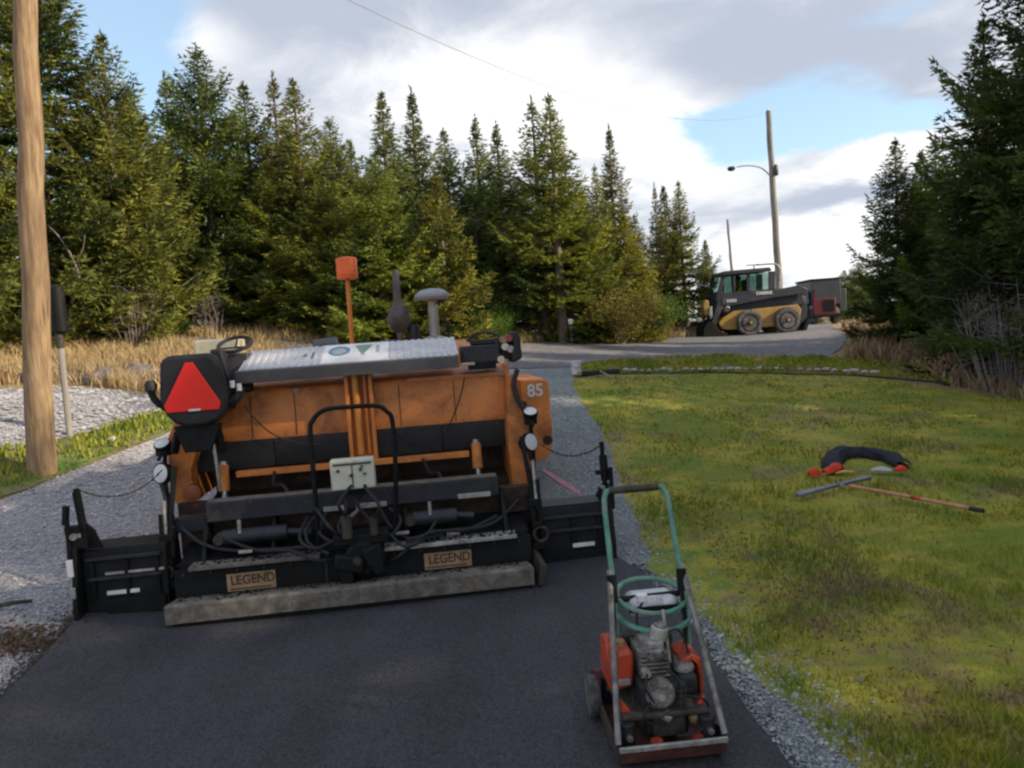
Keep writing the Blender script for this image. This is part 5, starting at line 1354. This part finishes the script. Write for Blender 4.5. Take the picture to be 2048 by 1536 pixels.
# green hoops round the water bottle
MB().torus((.05, .42, .50), .135, .010, (R(14), R(3), 0), sx=1.08).build('guard_hoop', TEAL, pc)
MB().torus((.05, .40, .43), .140, .012, (R(12), R(3), 0), sx=1.08).build('guard_hoop', TEAL, pc)
for s_ in (-1, 1): MB().tube([(.05 + s_ * .14, .42, .50), (.05 + s_ * .15, .40, .43), (.045 + s_ * .15, .38, .30), (.04 + s_ * .15, .36, .17)], .010, 8, 4).build('guard_upright', TEAL, pc)
wb = MB().box(-.055, .155, .36, .50, .42, .51).build('water_bottle', paint('milky_plastic', (.55, .58, .60), .35, 0, .15, 12, (.10, .09, .10), .45, 12), pc, .03)
MB().cyl((.0, .37, .50), (.0, .37, .525), .024, n=12).build('cap', WHITEP, wb)
MB().box(-.06, .16, .352, .358, .455, .475).build('strap', BLACKP, wb)
MB().cyl((.06, .20, .30), (.055, .24, .50), .007, n=8).build('throttle_rod', PALE, pc)
MB().tube([(.02, .38, .50), (-.03, .34, .46), (-.04, .28, .40), (-.02, .22, .36)], .006, 6, 5).build('throttle_cable', RUBBER, pc)

# ------------------------------------------------------------------ skid steer loader (faces left)
LG = h1(8.2, 24.6)
sk_ = empty('skid_steer_loader', (8.02, 24.0, LG), R(2))
tag(sk_, 'yellow and dark grey skid steer loader standing on the road crest', 'loader')
MB().prism([(-1.30, .26), (-1.40, .46), (-1.25, .62), (-.9, .80), (1.15, .86), (1.25, .7), (1.2, .35), (1.0, .22), (-1.1, .22)], .22, 1.5).build('chassis', LYEL, sk_, .02)
MB().prism([(-1.15, .72), (-1.42, .80), (-1.42, 1.25), (-1.36, 1.38), (.40, 1.42), (.9, 1.38), (1.35, 1.22), (1.42, .86), (.9, .80), (-.7, .74)], .30, 1.45).build('body', LDARK, sk_, .03)
cab = MB().prism([(-1.2, 1.93), (-1.12, 2.06), (.30, 2.09), (.36, 2.04), (.36, 1.97), (-1.15, 1.93)], .22, 1.52).build('cab_roof', LDARK, sk_, .02)
for px0, px1, w_ in ((-1.36, -1.20, .12), (-.42, -.40, .10), (.28, .30, .20), (-.84, -.83, .04)):
    for y_ in (.30, 1.38):
        MB().prism([(px0, 1.36), (px0 + w_, 1.36), (px1 + w_, 1.96), (px1, 1.96)], y_, y_ + .07).build('cab_post', LDARK, sk_, .005)
glass = bpy.data.materials.new('tinted_cab_glass'); glass.use_nodes = True
gn = G(glass.node_tree); glass.node_tree.nodes.clear()
go_ = gn.n('ShaderNodeOutputMaterial'); tr_ = gn.n('ShaderNodeBsdfTransparent'); tr_.inputs[0].default_value = (.55, .66, .62, 1)
gl_ = gn.n('ShaderNodeBsdfGlossy'); gl_.inputs['Roughness'].default_value = .03; gm_ = gn.n('ShaderNodeMixShader'); gm_.inputs[0].default_value = .10
gn.link(tr_.outputs[0], gm_.inputs[1]); gn.link(gl_.outputs[0], gm_.inputs[2]); gn.link(gm_.outputs[0], go_.inputs[0])
for y_ in (.33, 1.41):
    for x0, x1 in ((-1.22, -.84), (-.78, -.42), (-.30, .28)):
        MB().box(x0, x1, y_, y_ + .012, 1.38, 1.94).build('window', glass, sk_)
MB().box(-.34, -.22, .62, 1.10, 1.30, 1.78).build('seat_backrest', BLACKP, sk_, .03)
# boom arm and name plates
MB().prism([(-1.30, 1.00), (-1.30, 1.20), (.3, 1.36), (1.15, 1.46), (1.42, 1.34), (1.40, 1.12), (1.2, 1.18), (.3, 1.12), (-1.0, .96)], .10, .24).build('lift_arm', LDARK, sk_, .015)
lettering('lettering', 'DEERE', .12, (.05, .095, 1.29), WHITEP, sk_, .002, .003, R(90), 1.5)
lettering('lettering', '332G', .12, (-1.0, .095, 1.12), WHITEP, sk_, .002, .003, R(90), 1.2)
MB().prism([(-1.30, 1.20), (-1.42, 1.10), (-1.60, .62), (-1.72, .30), (-1.60, .24), (-1.45, .60), (-1.22, 1.0)], .12, .26).build('front_arm', LDARK, sk_, .015)
MB().prism([(-1.70, .75), (-1.84, .72), (-1.88, 1.05), (-1.80, 1.22), (-1.70, 1.16)], .15, .5).build('work_light_guard', LYEL, sk_, .02)
MB().prism([(-1.62, .7), (-1.72, .7), (-1.70, .95), (-1.62, 1.0)], .1, .35).build('headlight', PALE, sk_, .01)
MB().cyl((-1.15, .12, .86), (-1.12, .2, .92), .09, n=14).build('pivot_cap', PALE, sk_)
bk = MB().prism([(-1.98, .02), (-1.94, .32), (-1.80, .52), (-1.62, .50), (-1.50, .28), (-1.30, .10), (-1.1, .02), (-1.2, .0), (-1.9, -.01)], .0, 1.9).build('bucket', BLACKP, sk_, .01)
MB().obox((-1.02, .3, .34), (.8, .06, .05), (0, R(22), 0)).build('tilt_link', paint('rusty_red_link', (.16, .05, .035), .7), sk_, .01)
for wx in (-.45, .75):
    wh = MB().lathe((wx, .05, .40), [(.22, .0), (.36, .0), (.395, .04), (.40, .15), (.395, .24), (.30, .27)], 30, 'y').build('wheel', TYRE, sk_)
    for k in range(22):
        a = 2 * math.pi * k / 22
        MB().obox((wx + .398 * math.cos(a), .18, .40 + .398 * math.sin(a)), (.022, .22, .05), (0, -a, 0)).build('tread_lug', TYRE, wh)
    MB().lathe((wx, .05, .40), [(.02, -.02), (.06, -.02), (.10, .02), (.24, .03), (.25, -.015), (.275, -.012), (.275, .09)], 24, 'y').build('rim', BLACKP, wh)
    MB().lathe((wx, .02, .40), [(.02, -.025), (.05, -.02), (.055, .03)], 12, 'y').build('hub', LYEL, wh)
for wx in (-.45, .75): MB().lathe((wx, 1.45, .40), [(.22, 0), (.36, 0), (.40, .06), (.40, .2), (.36, .26), (.2, .26)], 26, 'y').build('wheel', TYRE, sk_)
MB().prism([(1.28, .25), (1.45, .28), (1.52, .70), (1.46, 1.15), (1.30, 1.22)], .4, 1.35).build('rear_door', LDARK, sk_, .02)
MB().prism([(1.30, .05), (1.42, .02), (1.56, .35), (1.46, .40)], .3, .9).build('rear_step', BLACKP, sk_, .01)
MB().tube([(.05, .9, 2.10), (.05, .9, 2.22)], .02, 8).box(-.20, .20, .88, .92, 2.22, 2.25).build('antenna_bar', BLACKP, sk_)
MB().tube([(.15, .95, 2.235), (.62, .95, 2.235), (.80, .95, 2.20), (.90, .95, 2.08), (.90, .95, 1.85), (.84, .95, 1.40)], .030, 9, 5).build('bent_pipe', PALE, sk_)

# operator in the cab
def person_seated(loc, rz):
    me = bpy.data.meshes.new('person')
    P = {'pel': ((0, 0, 0), .15), 'bel': ((0, 0, .18), .14), 'che': ((0, .02, .38), .165), 'nck': ((0, .02, .54), .06), 'hd0': ((0, .02, .62), .075), 'hd1': ((0, .035, .72), .092), 'hd2': ((0, .02, .79), .06),
         'lsh': ((.19, .02, .46), .065), 'lel': ((.25, .14, .25), .048), 'lwr': ((.16, .38, .22), .034), 'lhn': ((.15, .46, .23), .036), 'rsh': ((-.19, .02, .46), .065), 'rel': ((-.25, .14, .25), .048), 'rwr': ((-.16, .38, .22), .034), 'rhn': ((-.15, .46, .23), .036),
         'lhp': ((.10, .06, -.02), .10), 'lkn': ((.12, .46, .02), .070), 'lan': ((.12, .55, -.38), .045), 'lft': ((.12, .68, -.42), .04), 'rhp': ((-.10, .06, -.02), .10), 'rkn': ((-.12, .46, .02), .070), 'ran': ((-.12, .55, -.38), .045), 'rft': ((-.12, .68, -.42), .04)}
    k = list(P); E_ = [('pel', 'bel'), ('bel', 'che'), ('che', 'nck'), ('nck', 'hd0'), ('hd0', 'hd1'), ('hd1', 'hd2'), ('che', 'lsh'), ('lsh', 'lel'), ('lel', 'lwr'), ('lwr', 'lhn'), ('che', 'rsh'), ('rsh', 'rel'), ('rel', 'rwr'), ('rwr', 'rhn'),
                       ('pel', 'lhp'), ('lhp', 'lkn'), ('lkn', 'lan'), ('lan', 'lft'), ('pel', 'rhp'), ('rhp', 'rkn'), ('rkn', 'ran'), ('ran', 'rft')]
    me.from_pydata([P[i][0] for i in k], [(k.index(a), k.index(b)) for a, b in E_], []); me.update()
    o = link_mesh('person', me, VEST)
    sm = o.modifiers.new('skin', 'SKIN'); me.skin_vertices[0].data[0].use_root = True
    for i, q in enumerate(k): me.skin_vertices[0].data[i].radius = (P[q][1],) * 2
    o.modifiers.new('sub', 'SUBSURF').levels = 1; o.modifiers['sub'].render_levels = 2
    o.location = loc; o.rotation_euler = (0, 0, rz)
    MB().lathe((0, .03, .70), [(.098, 0), (.100, .06), (.085, .11), (.04, .135)], 18).build('hair', paint('dark_brown_hair', (.035, .022, .015), .8), o)
    MB().lathe((0, .115, .675), [(.002, 0), (.045, .0), (.058, .04), (.04, .075)], 14).build('face', SKIN, o)
    return o
o = person_seated((7.49, 24.75, LG + 1.12), R(90)); o.scale = (.95,) * 3
tag(o, 'person in a yellow orange work top sitting in the cab of the loader', 'person')

# ------------------------------------------------------------------ truck behind the loader
TG = h1(12.5, 30.5)
tk = empty('parked_truck', (12.45, 30.0, TG), R(-4), .9)
tag(tk, 'dark grey truck with red lower body parked on the road behind the loader', 'truck')
MB().prism([(-.62, .85), (-.62, 1.88), (-.55, 1.95), (.55, 1.97), (.62, 1.9), (.62, .85)], 0, 2.2).build('box_body', TGREY, tk, .03)
MB().box(-.66, .66, -.03, 2.22, 1.93, 1.99).build('roof_rail', BLACKP, tk, .01)
MB().box(-.58, .36, -.06, .1, .36, 1.12).build('tailgate', TRED, tk, .02)
MB().box(-.18, .30, -.08, -.062, .55, 1.05).build('tailgate_recess', BLACKP, tk, .01)
MB().prism([(-.60, 1.12), (-.50, 1.12), (-.44, 1.5), (-.50, 1.52)], -.05, .0).build('red_post', TRED, tk)
for x in (-.50, .45):
    w_ = MB().lathe((x, .4, .36), [(.2, -.12), (.34, -.12), (.36, -.08), (.36, .08), (.34, .12), (.2, .12)], 22, 'x').build('wheel', TYRE, tk)
    MB().lathe((x, .4, .36), [(.02, -.1), (.2, -.1), (.2, .1), (.02, .1)], 16, 'x').build('rim', PALE, w_)
MB().box(-.6, .6, -.1, 2.2, .32, .44).build('chassis', BLACKP, tk, .01)
MB().prism([(-1.15, .95), (-1.12, 1.48), (-.70, 1.52), (-.66, .95)], .2, 1.6).build('side_hood', paint('pale_blue_grey_panel', (.16, .20, .25), .5), tk, .03)
MB().prism([(-1.25, .30), (-1.2, .95), (-.66, .95), (-.62, .30)], .3, 1.5).build('side_lower_body', TGREY, tk, .03)
MB().box(.64, .95, .3, 1.2, .5, 1.5).build('side_box', paint('dark_green_box', (.04, .06, .05), .6), tk, .03)

# ------------------------------------------------------------------ rake and jacket on the lawn
gz = lambda x, y: h1(x, y) + .03
rk = empty('asphalt_rake', (2.78, 6.50, gz(2.78, 6.5))); tag(rk, 'asphalt rake with grey metal head and orange wooden handle lying on the lawn', 'rake')
d_ = Vector((.54, -1.02, 0)).normalized()
hl = MB().tube([Vector((.03, -.04, .05)), d_ * .55 + Vector((0, 0, .045)), d_ * 1.14 + Vector((0, 0, .03))], .0145, 10).build('handle', HANDLE, rk)
MB().tube([d_ * 1.08 + Vector((0, 0, .03)), d_ * 1.18 + Vector((0, 0, .03))], .017, 10).build('end_grip', RUBBER, rk)
MB().tube([d_ * .62 + Vector((0, 0, .043)), d_ * .70 + Vector((0, 0, .042))], .0165, 10).build('worn_band', CRED, rk)
hd = MB(); ha, hb = Vector((-.47, -.17, .02)), Vector((.30, .17, .05)); dv = (hb - ha).normalized(); pn = Vector((-dv.y, dv.x, 0))
hd.prism([(0, -.025), (.4, -.01), ((hb - ha).length, -.02), ((hb - ha).length, .02), (.4, .02), (0, .03)], 0, .028, 'z')
o = hd.build('rake_head', RAKE, rk, .004); o.location = ha; o.rotation_euler = (R(14), R(-2), math.atan2(dv.y, dv.x))
MB().tube([Vector((.0, .0, .04)), Vector((-.06, .02, .06)), Vector((.04, .05, .05))], .014, 8).build('bracket', RAKE, rk)


def cloth_arc(name, pts, w, h, mat, parent=None, seed=1):
    """a crumpled roll of cloth following a path on the ground"""
    P = []; n = len(pts) * 5; F = []
    q = MB().tube([Vector(p) for p in pts], 1, 4, 6).v  # centre line resampled
    cl_ = [sum((Vector(q[i * 4 + k]) for k in range(4)), Vector()) / 4 for i in range(len(q) // 4)]
    m = len(cl_)
    for i, c in enumerate(cl_):
        d = (cl_[min(i + 1, m - 1)] - cl_[max(i - 1, 0)]).normalized(); sd_ = Vector((-d.y, d.x, 0)); t = i / (m - 1)
        ww = w * (.55 + .45 * math.sin(math.pi * min(1, max(0, t)))) ; hh_ = h * (.5 + .5 * math.sin(math.pi * t))
        for k in range(13):
            a = math.pi * k / 12
            nn = 1 + .35 * mnoise.noise(Vector((c.x * 9 + seed, c.y * 9 + k * .7, seed)))
            P.append(c + sd_ * math.cos(a) * ww * nn + Vector((0, 0, max(0, math.sin(a)) ** .7 * hh_ * nn)))
    for i in range(m - 1):
        for k in range(12): F.append((i * 13 + k, i * 13 + k + 1, (i + 1) * 13 + k + 1, (i + 1) * 13 + k))
    mb = MB(); mb.v = [tuple(p) for p in P]; mb.f = F
    o = mb.build(name, mat, parent)
    s = o.modifiers.new('solid', 'SOLIDIFY'); s.thickness = .006; o.modifiers.new('sub', 'SUBSURF').render_levels = 1
    return o


jk = empty('jacket', (3.3, 7.4, gz(3.3, 7.4))); tag(jk, 'navy hi-vis jacket with red and reflective trim dropped on the lawn', 'jacket')
cloth_arc('jacket_body', [(-.32, -.28, 0), (-.24, .02, 0), (-.04, .34, 0), (.20, .40, 0), (.38, .12, 0), (.33, -.25, 0)], .12, .11, NAVYC, jk, 2)
cloth_arc('red_sleeve', [(-.24, -.2, .01), (-.34, -.27, .01), (-.46, -.33, .0)], .055, .07, REDC, jk, 5)
cloth_arc('red_cuff', [(-.50, -.34, .0), (-.56, -.36, 0), (-.62, -.36, .0)], .05, .07, REDC, jk, 6)
cloth_arc('yellow_trim', [(-.36, -.35, .0), (-.28, -.36, .01), (-.18, -.34, 0)], .02, .02, YELC, jk, 7)
cloth_arc('red_hem', [(.14, -.44, .0), (.19, -.47, .01), (.24, -.48, .0)], .045, .05, REDC, jk, 8)
cloth_arc('reflective_band', [(-.04, -.36, .0), (.04, -.38, .01), (.13, -.43, .0)], .03, .035, SILVC, jk, 9)
for o in list(scene.objects):
    if o.name.startswith('track_shadow_plate'): bpy.data.objects.remove(o)
